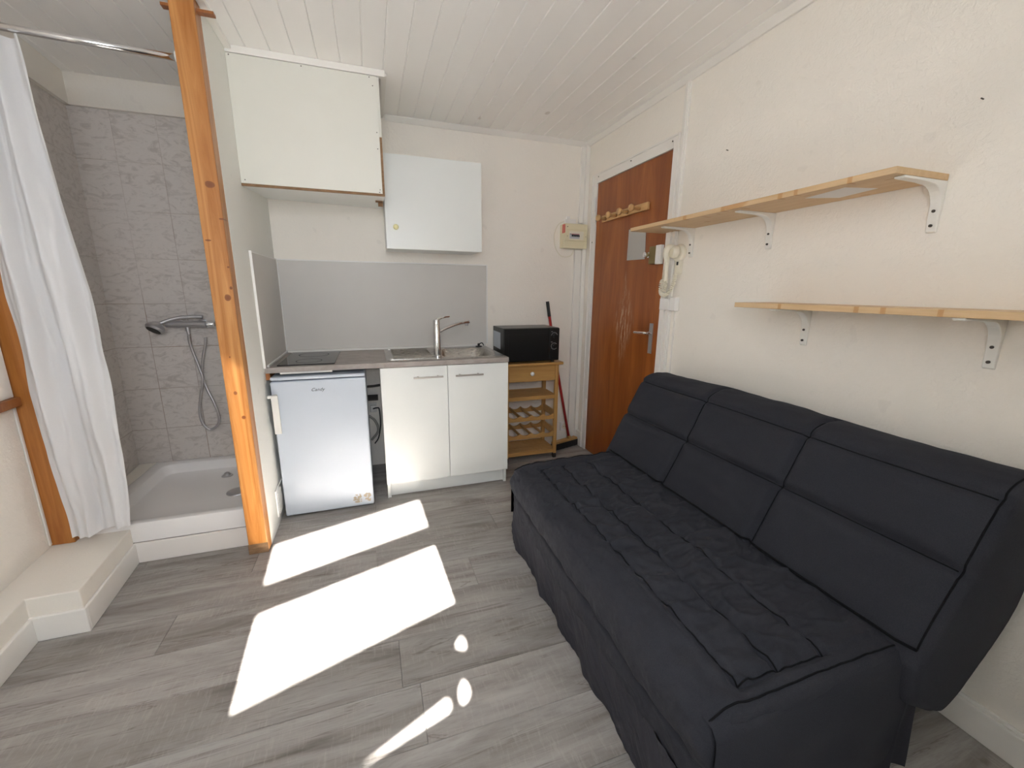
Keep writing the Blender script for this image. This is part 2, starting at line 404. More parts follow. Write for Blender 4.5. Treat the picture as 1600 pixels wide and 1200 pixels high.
# ------------------------------------------------------------------ the room
# floor: one mesh of planks, rows across the room
bm = NB(); lay = bm.loops.layers.color.new('plank')
ROW, LEN = .2085, 1.235
known = {0: .024, 1: -.40, 2: .395, 3: -.05, 4: -.62}
bx(bm, -1.75, 1.85, -1.4, 3.35, -.08, -.004)
for k in range(-12, 11):
    y0 = 1.204+k*ROW; y1 = y0+ROW
    if y1 > 3.3: break
    rr = random.Random(k+50); s = known.get(k, rr.uniform(0, LEN))
    x = s-LEN*3
    while x < 1.8:
        x0, x1 = max(x, -1.7), min(x+LEN, 1.8)
        if x1 > x0+.01:
            c = (rr.random(), rr.random(), rr.random(), 1); g = .0013
            pts = [(x0+g, y0+g), (x1-g, y0+g), (x1-g, y1-g), (x0+g, y1-g)]
            f = bm.faces.new([bm.verts.new((a, b, 0)) for a, b in pts])
            low = [bm.verts.new((a, b, -.003)) for a, b in ((x0, y0), (x1, y0), (x1, y1), (x0, y1))]
            fs = [f]
            for i in range(4): fs.append(bm.faces.new((f.verts[(i+1) % 4], f.verts[i], low[i], low[(i+1) % 4])))
            for q in fs:
                for l in q.loops: l[lay] = c
        x += LEN
fl = struct('floor', bm, 'floor', 'grey oak laminate plank floor')

# ceiling of narrow painted boards running to the back wall
bm = NB(); prism(bm, [(-1.75, -.5-WK*1.75-.03, ZC+.006), (1.85, -.5+WK*1.85-.03, ZC+.006), (1.85, 3.35, ZC+.006), (-1.75, 3.35, ZC+.006)], (0, 0, .084))
x = .143-.1045*18
while x < 1.8:
    ys = -.52+WK*x
    prism(bm, [(x+.0012, ys, ZC+.008), (x+.0012, ys, ZC+.0045), (x+.0038, ys, ZC), (x+.1007, ys, ZC), (x+.1033, ys, ZC+.0045), (x+.1033, ys, ZC+.008)], (0, 3.3-ys, 0))
    x += .1045
struct('ceiling', bm, 'ceiling', 'white painted tongue-and-groove board ceiling')

bm = NB(); bx(bm, -1.75, 1.85, YB, YB+.12, 0, ZC+.05); struct('wall_back', bm, 'wall', 'white rough-plastered back wall')
bm = NB()
bx(bm, XR, XR+.12, -.3, YB, 0, ZC+.05); struct('wall_right', bm, 'wall', 'white rough-plastered right wall')
bm = NB()
prism(bm, [(xl(-1.3), -1.3, 0), (xl(3.3), 3.3, 0), (xl(3.3)-.12, 3.3, 0), (xl(-1.3)-.12, -1.3, 0)], (0, 0, ZC+.05))
struct('wall_left', bm, 'wall', 'white rough-plastered left wall')

# window wall behind the camera: rectangular window, slit added to its left for the spot beam
ux = Vector((1, WK, 0)).normalized(); un = Vector((-ux.y, ux.x, 0))   # un points into the room
KU = math.sqrt(1+WK*WK)
def wp(x, z, d=0):  # x along the room, z up, d depth out of the room
    return Vector((0, -.5, z))+ux*(x*KU)-un*d
def wallbox(bm, x0, x1, z0, z1, d0=0, d1=.03, za=None):
    zb = z0 if za is None else za
    prism(bm, [wp(x0, z0, d0), wp(x1, zb, d0), wp(x1, z1, d0), wp(x0, z1, d0)], -un*(d1-d0))
WX0, WX1, WZ0, WZ1 = -.412, .365, .93, 2.09
SX0, SX1 = -.650, -.597
bm = NB()
wallbox(bm, -1.6, SX0, 0, ZC+.05); prism(bm, [wp(SX0, 0), wp(SX1, 0), wp(SX1, 1.062), wp(SX0, 1.112)], -un*.03); prism(bm, [wp(SX0, 1.680), wp(SX1, 1.618), wp(SX1, ZC+.05), wp(SX0, ZC+.05)], -un*.03)
wallbox(bm, SX1, WX0, 0, ZC+.05); wallbox(bm, WX0, WX1, 0, WZ0); wallbox(bm, WX0, WX1, WZ1, ZC+.05); wallbox(bm, WX1, 1.75, 0, ZC+.05)
struct('wall_front', bm, 'wall_smooth', 'white window wall')
bm = NB()
wallbox(bm, WX0, WX1, 1.715, 1.842, -.005, .03)
wallbox(bm, WX0, WX1, 1.335, 1.381, -.005, .03)
struct('window_1', bm, 'trim', 'white window frame with a broad transom')

# added unseen panel masking the lower window; its gaps shape the floor spots
bm = NB()
def hole_panel(bm, x0, x1, z0, z1, holes, d):
    edges = []
    def loop(pts):
        vs = [bm.verts.new(wp(a, b, d)) for a, b in pts]
        for i in range(len(vs)): edges.append(bm.edges.new((vs[i], vs[(i+1) % len(vs)])))
    loop([(x0, z0), (x1, z0), (x1, z1), (x0, z1)])
    for h in holes: loop(h)
    bmesh.ops.triangle_fill(bm, use_beauty=True, edges=edges)
def oval(cx, cz, rx, rz, n=14, tilt=0, drop=0):
    out = []
    for i in range(n):
        a = 2*math.pi*i/n; px = rx*math.cos(a); pz = rz*math.sin(a)*(1+drop*math.cos(a))
        out.append((cx+px*math.cos(tilt)-pz*math.sin(tilt), cz+px*math.sin(tilt)+pz*math.cos(tilt)))
    return out
hole_panel(bm, WX0-.01, WX1+.02, WZ0-.01, 1.385,
           [[(-.035, 1.107), (.10, 1.104), (.225, 1.100), (.238, 1.108), (.240, 1.122), (.228, 1.130), (.10, 1.118)],
            oval(.328, 1.252, .020, .017, drop=.7), oval(.292, 1.120, .018, .026, tilt=-.5, drop=-.3)], .032)
sh = obj('sun_mask_panel', bm, 'trim'); sh['kind'] = 'structure'
# added unseen slab that keeps the sun out of the slit
bm = NB()
prism(bm, [wp(-1.3, 1.95, .03), wp(-.52, 1.95, .03), wp(-.52, 2.0, .03), wp(-1.3, 2.0, .03)], Vector((0, -1.3, 0)))
aw = obj('added_sun_blocker', bm, 'trim'); aw['kind'] = 'structure'
# daylight portal in the window opening
pl_ = bpy.data.lights.new('window_portal', 'AREA'); pl_.shape = 'RECTANGLE'; pl_.size = (WX1-WX0)*KU; pl_.size_y = WZ1-1.38
pl_.cycles.is_portal = True
po = bpy.data.objects.new('window_portal', pl_); COL.objects.link(po)
po.location = wp((WX0+WX1)/2, (WZ1+1.38)/2, .02)
po.rotation_euler = un.to_track_quat('-Z', 'Y').to_euler()
# added spot through the slit, standing in for reflected sun on the post
gl = bpy.data.lights.new('added_post_spot', 'SPOT'); gl.energy = 2000; gl.color = (1, .9, .72); gl.shadow_soft_size = .035
gl.spot_size = math.radians(14); gl.spot_blend = .3
go = bpy.data.objects.new('added_post_spot', gl); COL.objects.link(go); go.location = (-.62, -5.0, 2.6); go.scale = (.16, 1, 1)
go.rotation_euler = (Vector((-.62, 2.19, .55))-go.location).to_track_quat('-Z', 'Y').to_euler()

# shower tiles and plaster band
bm = NB(); bx(bm, xl(YB)+.0, XP-.045, YB-.010, YB-.0005, .16, 2.29); struct('wall_tiling_back', bm, 'tile_x', 'grey marbled tiles on the shower back wall')
bm = NB()
prism(bm, [(xl(2.28)+.0005, 2.28, .16), (xl(YB)+.0005, YB-.0101, .16), (xl(YB)+.0105, YB-.0101, .16), (xl(2.28)+.0105, 2.28, .16)], (0, 0, 2.13))
struct('wall_tiling_left', bm, 'tile_y', 'grey marbled tiles on the shower side wall')
bm = NB()
bx(bm, xl(YB)+.02, XP-.045, YB-.03, YB-.0005, 2.2905, ZC-.001); prism(bm, [(xl(2.28)+.0005, 2.28, 2.2905), (xl(YB)+.0005, YB-.001, 2.2905), (xl(YB)+.0305, YB-.001, 2.2905), (xl(2.28)+.0305, 2.28, 2.2905)], (0, 0, .158))
struct('trim_1', bm, 'ledge', 'white plaster band above the shower tiles')

# partition between shower and kitchen
bm = NB(); bx(bm, XP-.045, XP, 2.262, YB-.0005, 0, ZC-.0005); struct('wall_partition', bm, 'wall_smooth', 'thin white partition between shower and kitchen')

# mouldings
bm = NB()
def mould(bm, a, b, inn, w=.035, h=.03):
    a = Vector(a); b = Vector(b); i = Vector(inn)
    prism(bm, [a+Vector((0, 0, -.0005)), a+i*w+Vector((0, 0, -.0005)), a+i*w+Vector((0, 0, -.006)), a+i*.012+Vector((0, 0, -h)), a+Vector((0, 0, -h))], b-a)
mould(bm, (XR-.0005, -.2, ZC), (XR-.0005, YB-.04, ZC), (-1, 0, 0)); struct('trim_2', bm, 'trim', 'white cove moulding along right wall')
bm = NB(); mould(bm, (.17, YB-.0005, ZC), (XR-.001, YB-.0005, ZC), (0, -1, 0)); struct('trim_3', bm, 'trim', 'white moulding along back wall')
bm = NB(); bx(bm, XP+.0005, .150, 2.556, 2.59, 2.418, ZC-.0005); bx(bm, .128, .160, 2.5905, YB-.0005, 2.436, ZC-.0005)
bx(bm, XP+.0005, XP+.03, 2.2, 2.5555, 2.43, ZC-.0005); struct('trim_4', bm, 'trim', 'white boards framing the ceiling over the boxing', bevel=.002)
bm = NB(); bx(bm, 1.625, 1.672, YB-.022, YB-.0005, 1.86, ZC-.032); struct('trim_5', bm, 'trim', 'white vertical trunking above the fuse box', bevel=.003)
bm = NB(); bx(bm, 1.598, 1.655, YB-.03, YB-.0005, 0.001, 1.655); bx(bm, 1.656, 1.688, YB-.045, YB-.0005, 0.001, ZC-.032); struct('trim_6', bm, 'trim', 'white boxed corner strip beside the door', bevel=.004)
bm = NB(); bx(bm, XR-.014, XR-.0005, 2.045, 2.085, .001, ZC-.031); bx(bm, XR-.022, XR-.0005, 2.052, 2.068, .001, ZC-.031); struct('trim_7', bm, 'trim', 'white vertical batten on right wall beside the door frame', bevel=.002)
bm = NB(); bx(bm, XR-.018, XR-.0005, -.1, 2.04, .001, .10); bx(bm, XR-.009, XR-.0005, -.1, 2.04, .1, .112); struct('baseboard_right', bm, 'trim', 'white baseboard along right wall', bevel=.003)
bm = NB(); bx(bm, XR-.026, XR-.0005, 3.035, YB-.046, .001, .13); struct('baseboard_back', bm, 'trim', 'short white baseboard block beside the door', bevel=.004)

# left plinth and step with their baseboards
def pxl(y): return -1.284-.075*(y-1.64)
bm = NB()
prism(bm, [(xl(-.9)+.0005, -.9, 0.0005), (pxl(-.9), -.9, .0005), (pxl(1.846), 1.846, .0005), (-1.139, 1.846, .0005), (-1.172, 2.298, .0005), (xl(2.298)+.0005, 2.298, .0005)], (0, 0, .181))
struct('step', bm, 'ledge', 'low white painted step and ledge along the left wall', bevel=.004)
bm = NB()
prism(bm, [(pxl(-.9)+.0005, -.9, .001), (pxl(-.9)+.014, -.9, .001), (pxl(1.83)+.014, 1.8315, .001), (pxl(1.846)+.0005, 1.8315, .001)], (0, 0, .1))
struct('baseboard_left', bm, 'trim', 'white baseboard along the left ledge', bevel=.003)
bm = NB()
prism(bm, [(pxl(1.84)+.0005, 1.832, .001), (-1.127, 1.832, .001), (-1.127, 1.845, .001), (pxl(1.84)+.0005, 1.845, .001)], (0, 0, .104))
prism(bm, [(-1.1385, 1.8455, .001), (-1.127, 1.8455, .001), (-1.16, 2.296, .001), (-1.1715, 2.296, .001)], (0, 0, .104))
struct('baseboard_step', bm, 'trim', 'white baseboard wrapping the step', bevel=.003)
bm = NB(); bx(bm, -1.168, -.664, 2.285, 2.2995, .001, .104); struct('baseboard_shower', bm, 'tray_side', 'white baseboard below the shower tray', bevel=.002)

# ------------------------------------------------------------------ door in the right wall
D0, D1, DZ = 2.132, 2.968, 2.118
d = bpy.data.objects.new('door_1', None); COL.objects.link(d); d.location = (XR, 2.55, 0); ROOTLOC['door_1'] = Vector(d.location)
d['kind'] = 'structure'; d['label'] = 'reddish brown wooden door in a white frame'; d['category'] = 'door'
bm = NB(); bx(bm, XR-.012, XR-.0005, D0+.003, D1-.003, .008, DZ-.003); obj('door_leaf', bm, 'door', d, .002)
bm = NB()
bx(bm, XR-.020, XR-.0005, D1, 3.034, .0005, DZ+.062); bx(bm, XR-.020, XR-.0005, 2.088, D0, .0005, DZ+.062); bx(bm, XR-.020, XR-.0005, D0, D1, DZ, DZ+.062)
bx(bm, XR-.026, XR-.0005, 3.022, 3.0345, .0005, DZ+.068); bx(bm, XR-.026, XR-.0005, 2.0865, 2.096, .0005, DZ+.068); bx(bm, XR-.026, XR-.0005, 2.0965, 3.0215, DZ+.057, DZ+.068)
obj('door_frame', bm, 'trim', d, .002)
for z in (1.92, 1.13, .35):
    bm = NB(); cyl(bm, (XR-.026, D1+.002, z), (XR-.026, D1+.002, z+.1), .007, 12); bx(bm, XR-.0225, XR-.0195, D1, D1+.022, z+.002, z+.098); obj('hinge', bm, 'whiteplastic', d, 0)
bm = NB(); bx(bm, XR-.018, XR-.0122, 2.185, 2.217, .945, 1.135); bx(bm, XR-.0185, XR-.018, 2.197, 2.204, .985, 1.0)
h = obj('handle_plate', bm, 'dull', d, .003)
bm = NB(); tube(bm, smooth_path([(XR-.018, 2.201, 1.075), (XR-.052, 2.203, 1.075), (XR-.06, 2.22, 1.075), (XR-.058, 2.27, 1.072), (XR-.055, 2.325, 1.069)]), [.009]*8+[.009]*8+[.009]*8+[.008]*8+[.007], 12)
obj('lever', bm, 'chrome', h, 0, True)
bm = NB(); bx(bm, XR-.035, XR-.0122, 2.188, 2.258, 1.497, 1.6); lk = obj('rim_lock', bm, 'brass', d, .003, label='aged brass rim lock')
bm = NB(); lathe(bm, (XR-.035, 2.262, 1.552), (-1, 0, 0), [(0, .009), (.012, .009), (.013, .018), (.03, .018), (.033, .014)]); bx(bm, XR-.03, XR-.0125, 2.2585, 2.285, 1.535, 1.57); obj('turn_knob', bm, 'chrome', lk, .001, True)
bm = NB(); bx(bm, XR-.045, XR-.0205, 2.135, 2.182, 1.492, 1.602); bx(bm, XR-.05, XR-.045, 2.143, 2.174, 1.50, 1.595); kp = obj('lock_keep', bm, 'whiteplastic', d, .004)
for yy, zz in ((2.140, 2.155), (2.95, 2.16), (2.54, 2.16), (3.0, 1.70)):
    bm = NB(); cyl(bm, (XR-.0205, yy, zz), (XR-.0235, yy, zz), .004, 10); obj('screw', bm, 'screw', d)

# coat pegs, mirror on the door
t = thing('coat_rack', 'pale wooden coat rack with four pegs across the top of the door', 'coat rack', (XR-.012, 2.59, 1.83))
bm = NB(); prism(bm, [(XR-.030, 2.315, 1.826), (XR-.030, 2.315, 1.872), (XR-.030, 2.858, 1.872), (XR-.030, 2.858, 1.826)], (.0175, 0, 0)); obj('rail', bm, 'peg', t, .004)
for k in range(4):
    y = 2.395+k*.135
    bm = NB(); lathe(bm, (XR-.0305, y, 1.845), (-1, 0, 0), [(0, .012), (.022, .009), (.045, .008), (.052, .019), (.064, .023), (.073, .019), (.077, .008)]); obj('peg', bm, 'peg', t, 0, True)
bm = NB(); prism(bm, [(XR-.016, 2.322, 1.532), (XR-.016, 2.332, 1.722), (XR-.016, 2.519, 1.734), (XR-.016, 2.521, 1.536)], (.0035, 0, 0))
tag(obj('mirror', bm, 'mirror'), 'small frameless rectangular mirror stuck on the brown door', 'mirror')

# ------------------------------------------------------------------ wooden posts
t = thing('wooden_post', 'tall orange varnished pine post with knots between shower and kitchen', 'post', (-.62, 2.227, 0))
bm = NB(); prism(bm, [(-.663, 2.194, 0.0005), (-.577, 2.194, .0005), (-.575, 2.2615, .0005), (-.663, 2.2615, .0005)], (0, 0, ZC-.001)); obj('shaft', bm, 'pine', t, .004)
for a, b_ in ((-.690, -.664), (-.574, -.515)):
    bm = NB(); bx(bm, a, b_, 2.20, 2.23, 2.388, 2.398); obj('ceiling_bracket', bm, 'pine_dark', t)
bm = NB(); prism(bm, [(-.6645, 2.1925, .0005), (-.5755, 2.1925, .0005), (-.5755, 2.1935, .0005), (-.6645, 2.1935, .0005)], (0, 0, .055)); obj('scuffed_foot', bm, 'raw', t)
lx = xl(2.25)
bm = NB(); bx(bm, lx+.001, lx+.088, 2.242, 2.2795, .1825, ZC-.001); o = obj('wooden_post', bm, 'pine_old', None, .003); tag(o, 'dark orange wooden post against the left wall behind the shower curtain', 'post')
# grey cable channel beside it and the white side window with a wooden rail
bm = NB(); bx(bm, xl(2.22)+.001, xl(2.22)+.008, 2.226, 2.240, .19, 2.3); tag(obj('cable_channel', bm, 'grip', None, .003), 'thin grey cable channel running up beside the left wooden post', 'cable channel')
t = bpy.data.objects.new('window_2', None); COL.objects.link(t); t.location = (xl(1.9), 1.9, .84); ROOTLOC['window_2'] = Vector(t.location); t['kind'] = 'structure'; t['label'] = 'white side window with brown wooden sill'
bm = NB(); prism(bm, [(xl(1.1)+.001, 1.1, .848), (xl(2.215)+.001, 2.215, .848), (xl(2.215)+.045, 2.215, .848), (xl(1.1)+.045, 1.1, .848)], (0, 0, .036)); obj('sill', bm, 'pine_dark', t, .003)
bm = NB(); prism(bm, [(xl(1.1)+.001, 1.1, .885), (xl(2.215)+.001, 2.215, .885), (xl(2.215)+.025, 2.215, .885), (xl(1.1)+.025, 1.1, .885)], (0, 0, 1.2)); fr = obj('window_frame', bm, 'trim', t, .002)
bm = NB(); prism(bm, [(xl(1.2)+.0255, 1.2, .96), (xl(2.14)+.0255, 2.14, .96), (xl(2.14)+.03, 2.14, .96), (xl(1.2)+.03, 1.2, .96)], (0, 0, 1.05)); obj('blind_panel', bm, 'grip', fr, .002)

# ------------------------------------------------------------------ shower
t = thing('curtain_rod', 'chrome shower curtain rod spanning from left wall to pine post', 'curtain rod', (-1.05, 2.232, 2.235))
bm = NB(); cyl(bm, (xl(2.23)+.006, 2.222, 2.243), (-.668, 2.222, 2.223), .0125, 20); obj('tube', bm, 'chrome', t, 0, True)
for a, z in ((-.6695, 2.223), (xl(2.23)+.001, 2.243)):
    bm = NB(); cyl(bm, (a, 2.222, z), (a+.006, 2.222, z), .022, 20); obj('end_cap', bm, 'grip', t, 0, 'auto')
# curtain
def cur(u, v):
    z = 2.2085-(2.2085-.226)*u
    xa = -1.345-.022*math.sin(math.pi*min(1, u*1.35))+.012*max(0, u-.8)/.2
    xb = -1.132+.044*min(1, u*2.2)-.008*max(0, u-.7)/.3
    x = xa+(xb-xa)*v
    ph = v*2*math.pi*(2.6-.5*u)+.5*u
    amp = (.026+.010*u)*(1-.55*u*u)
    y = 2.214-.030*u+amp*math.sin(ph+1.2*math.sin(u*2.2+v*2))+.006*math.sin(ph*2.3+u*5)*(.4+u)
    y += .028*(noise.noise(Vector((v*3.5, u*5, 3.3)))) * (.3+u)
    y += .006*noise.noise(Vector((v*14, u*16, 7.3)))
    x += .008*noise.noise(Vector((v*3, u*7, 1.3)))*u
    if u > .93: z += .045*v*(u-.93)/.07
    return Vector((x, min(y, 2.236), z))
bm = NB(); grid(bm, cur, 150, 130)
o = obj('shower_curtain', bm, 'curtain', None, 0, True); tag(o, 'long white vinyl shower curtain bunched at the left end of the rod', 'curtain')

t = thing('shower_tray', 'raised white shower tray behind the pine post', 'shower tray', (-.95, 2.7, .105))
TX0, TX1, TY0, TY1, TZ = -1.40, -.6215, 2.30, YB-.0115, .205
bm = NB()
def rrect(x0, x1, y0, y1, r, z, n=8):
    out = []
    for cx, cy, a0 in ((x1-r, y1-r, 0), (x0+r, y1-r, 90), (x0+r, y0+r, 180), (x1-r, y0+r, 270)):
        for k in range(n+1):
            a = math.radians(a0+90*k/n); out.append((cx+r*math.cos(a), cy+r*math.sin(a), z))
    return out
def rings(bm, loops, cap=True):
    prev = None
    for L in loops:
        cur_ = [bm.verts.new(p) for p in L]; n = len(cur_)
        if prev:
            for i in range(n): bm.faces.new((prev[i], prev[(i+1) % n], cur_[(i+1) % n], cur_[i]))
        prev = cur_
    if cap: bm.faces.new(prev)
rings(bm, [rrect(TX0, TX1, TY0, TY1, .004, .106), rrect(TX0, TX1, TY0, TY1, .004, TZ-.012), rrect(TX0+.004, TX1-.004, TY0+.005, TY1-.004, .006, TZ-.002), rrect(TX0+.012, TX1-.012, TY0+.012, TY1-.012, .01, TZ),
           rrect(TX0+.05, TX1-.045, TY0+.045, TY1-.05, .05, TZ), rrect(TX0+.062, TX1-.055, TY0+.056, TY1-.06, .055, TZ-.006), rrect(TX0+.085, TX1-.07, TY0+.075, TY1-.08, .06, TZ-.06),
           rrect(TX0+.11, TX1-.09, TY0+.10, TY1-.10, .06, TZ-.072), rrect(TX0+.3, TX1-.2, TY0+.3, TY1-.3, .05, TZ-.077)])
obj('basin', bm, 'acrylic', t, 0, 'auto')
bm = NB(); lathe(bm, (-.83, 2.70, TZ-.0755), (0, 0, 1), [(0, .058), (.004, .056), (.007, .045), (.008, .01)], 30); obj('drain_cover', bm, 'dull', t, 0, 'auto', label='round chrome drain cover')
bm = NB(); lathe(bm, (-.955, 2.965, TZ-.0725), (0, 0, 1), [(0, .032), (.003, .031), (.006, .022), (.02, .014), (.026, .004)], 24); obj('overflow_plug', bm, 'dull', t, 0, 'auto', label='small round chrome plug')
bm = NB(); prism(bm, [(xl(2.31)+.0115, 2.305, .106), (TX0-.001, 2.305, .106), (TX0-.001, TY1, .106), (xl(3.15)+.0115, TY1, .106)], (0, 0, .096))
struct('trim_8', bm, 'ledge', 'white ledge beside the shower tray', bevel=.002)

t = thing('shower_mixer', 'chrome bar shower mixer on grey tiles', 'shower tap', (-1.07, 3.12, 1.1))
bm = NB(); cyl(bm, (-1.195, 3.105, 1.112), (-.985, 3.105, 1.105), .021, 24)
for x in (-1.15, -1.02): lathe(bm, (x, YB-.011, 1.108), (0, -1, 0), [(0, .03), (.008, .03), (.012, .014), (.045, .014)])
obj('body', bm, 'dull', t, 0, 'auto')
bm = NB(); lathe(bm, (-.983, 3.105, 1.105), (1, 0, 0), [(0, .022), (.028, .022), (.032, .020), (.05, .0225), (.056, .018), (.06, .005)]); obj('knob', bm, 'chrome', t, 0, 'auto')
bm = NB(); lathe(bm, (-1.09, 3.105, 1.09), (.05, 0, -1), [(0, .012), (.025, .012), (.027, .009), (.045, .009)]); obj('outlet', bm, 'dull', t, 0, 'auto')
t = thing('hand_shower', 'grey hand shower resting on the mixer with hose looping down', 'shower head', (-1.2, 3.09, 1.12))
bm = NB(); tube(bm, smooth_path([(-1.00, 3.10, 1.152), (-1.05, 3.095, 1.154), (-1.12, 3.085, 1.150), (-1.18, 3.07, 1.132), (-1.225, 3.055, 1.110)]), .010, 12)
obj('handle', bm, 'dull', t, 0, True)
bm = NB(); lathe(bm, (-1.225, 3.055, 1.105), Vector((-.30, -.42, -.62)), [(-.022, .014), (-.008, .034), (.008, .046), (.022, .049), (.034, .042)], 28); hd = obj('head', bm, 'dull', t, 0, 'auto')
bm = NB(); lathe(bm, Vector((-1.225, 3.055, 1.105))+Vector((-.30, -.42, -.62)).normalized()*.0345, Vector((-.30, -.42, -.62)), [(0, .038), (.003, .036)], 28); obj('spray_face', bm, 'void', hd)
bm = NB()
tube(bm, smooth_path([(-1.068, 3.10, 1.04), (-1.055, 3.10, .98), (-1.02, 3.115, .88), (-.985, 3.12, .78), (-.965, 3.13, .67), (-.975, 3.135, .58), (-1.03, 3.135, .50), (-1.045, 3.135, .44), (-1.10, 3.135, .41)][:4]+[(-.985, 3.125, .77), (-.985, 3.13, .68), (-.99, 3.135, .60)][:0]), .0075, 10)
bm.free(); bm = NB()
hp = [(-1.088, 3.105, 1.040), (-1.093, 3.11, 1.01), (-1.09, 3.12, .952), (-1.067, 3.12, .83), (-1.056, 3.115, .75), (-1.085, 3.12, .636), (-1.104, 3.12, .53), (-1.094, 3.12, .45), (-1.059, 3.12, .41), (-1.016, 3.12, .437), (-1.000, 3.12, .498), (-1.017, 3.12, .596), (-1.050, 3.138, .69), (-1.062, 3.14, .78), (-1.045, 3.138, .885), (-1.021, 3.138, .97), (-1.012, 3.138, 1.02)]
tube(bm, smooth_path(hp, 7), .0078, 10); obj('hose', bm, 'dull', t, 0, True)

# vent grille low on the partition
t = thing('vent_grille', 'white slatted vent grille low on the partition beside the fridge', 'vent', (XP, 2.55, .14))
bm = NB(); bx(bm, XP+.0005, XP+.009, 2.44, 2.66, .055, .215); obj('frame', bm, 'whiteplastic', t, .003)
bm = NB()
for k in range(9): prism(bm, [(XP+.0095, 2.46, .072+k*.0145), (XP+.013, 2.46, .070+k*.0145), (XP+.0095, 2.46, .080+k*.0145)], (0, .18, 0))
obj('slats', bm, 'grip', t)

# ------------------------------------------------------------------ boxing above the kitchen
t = thing('boxed_housing', 'large off-white boarded box hanging from the ceiling above the hob', 'boxing', (-.23, 2.8, 1.85))
bm = NB(); bx(bm, XP+.001, .105, 2.562, 2.571, 1.846, 2.416); obj('front_panel', bm, 'board', t, .0006)
bm = NB(); 
q8 = [bm.verts.new(p) for p in ((XP+.001, 2.5715, 1.834), (.117, 2.5715, 1.834), (.117, YB-.001, 1.872), (XP+.001, YB-.001, 1.886), (XP+.001, 2.5715, 1.846), (.117, 2.5715, 1.846), (.117, YB-.001, 1.884), (XP+.001, YB-.001, 1.898))]
for f_ in ((0, 3, 2, 1), (4, 5, 6, 7), (0, 1, 5, 4), (1, 2, 6, 5), (2, 3, 7, 6), (3, 0, 4, 7)): bm.faces.new([q8[k] for k in f_])
bb = obj('bottom_board', bm, 'melamine', t)
bm = NB(); bx(bm, XP+.001, .1175, 2.5635, 2.5712, 1.8335, 1.8455); obj('raw_edge', bm, 'raw', bb)
bm = NB(); bx(bm, .1055, .1175, 2.5715, YB-.001, 1.905, 2.417); sb = obj('side_board', bm, 'board', t)
bm = NB(); bx(bm, .1055, .1175, 2.564, 2.5714, 1.846, 2.13); obj('raw_edge', bm, 'raw', sb)
for x, z in ((-.56, 2.408), (-.25, 2.408), (.07, 2.408), (.085, 2.37), (.093, 2.15), (.093, 2.07), (.093, 1.865), (-.555, 1.862), (.09, 1.852)):
    bm = NB(); cyl(bm, (x, 2.5615, z), (x, 2.5605, z), .0028, 8); obj('screw', bm, 'screw', t)
bm = NB(); bx(bm, .085, .112, 2.78, 2.79, 1.818, 1.848); bx(bm, .07, .112, 2.76, 2.79, 1.84, 1.848); tag(obj('angle_bracket', bm, 'raw'), 'small rusty angle bracket under the right end of the ceiling box', 'bracket')

# wall cabinet
t = thing('wall_cabinet', 'small white wall cabinet with a yellow knob beside the ceiling box', 'cabinet', (.435, 3.02, 1.585))
bm = NB(); bx(bm, .130, .746, 2.893, YB-.001, 1.588, 2.139); obj('body', bm, 'melamine', t, .001)
bm = NB(); bx(bm, .126, .750, 2.872, 2.891, 1.585, 2.143); dr = obj('door', bm, 'melamine', t, .001)
bm = NB(); lathe(bm, (.186, 2.8715, 1.715), (0, -1, 0), [(0, .008), (.012, .007), (.016, .015), (.024, .017), (.03, .012), (.032, .003)]); obj('knob', bm, 'knob', dr, 0, True)

# ------------------------------------------------------------------ worktop, splashbacks
t = thing('worktop', 'grey-brown laminate worktop across fridge and sink cabinet', 'worktop', (.13, 2.86, .87))
bm = NB(); CX1 = .846
bx(bm, XP+.001, .425, 2.556, YB-.001, .87, .90); bx(bm, .8055, CX1, 2.556, YB-.001, .87, .90); bx(bm, .4251, .8054, 2.556, 2.624, .87, .90); bx(bm, .4251, .8054, 3.061, YB-.001, .87, .90)
obj('slab', bm, 'stone', t)
bm = NB(); bx(bm, XP+.012, CX1, YB-.028, YB-.013, .9005, .918); bx(bm, XP+.012, XP+.024, 2.57, YB-.0285, .9005, .915); obj('back_strip', bm, 'grip', t, .003)
bm = NB(); bx(bm, -.50, -.23, 2.553, 2.5555, .862, .872); bx(bm, -.50, -.23, 2.556, 2.64, .862, .8695); obj('under_rail', bm, 'grip', t)
bm = NB(); bx(bm, XP+.0005, XP+.022, 2.57, 2.72, .83, .8695); obj('support_batten', bm, 'pine_dark', t)
t = thing('splashback', 'wide grey splashback panel on the back wall behind the sink', 'splashback', (.15, YB, .92))
bm = NB(); bx(bm, XP+.020, .858, YB-.011, YB-.001, .919, 1.512); obj('panel', bm, 'splash', t)
bm = NB(); bx(bm, XP+.013, .868, YB-.013, YB-.001, 1.5125, 1.520); bx(bm, .8585, .868, YB-.013, YB-.001, .919, 1.512); bx(bm, XP+.013, XP+.0195, YB-.015, YB-.001, .919, 1.512); obj('edge_trim', bm, 'whiteplastic', t, .001)
t = thing('splashback', 'narrow grey splashback panel on the partition beside the hob', 'splashback', (XP, 2.85, .9))
bm = NB(); bx(bm, XP+.001, XP+.011, 2.545, YB-.018, .9005, 1.512); obj('panel', bm, 'splash', t)
bm = NB(); bx(bm, XP+.001, XP+.013, 2.538, 2.5445, .9005, 1.52); bx(bm, XP+.001, XP+.0125, 2.545, YB-.018, 1.5125, 1.519); obj('edge_trim', bm, 'whiteplastic', t, .001)

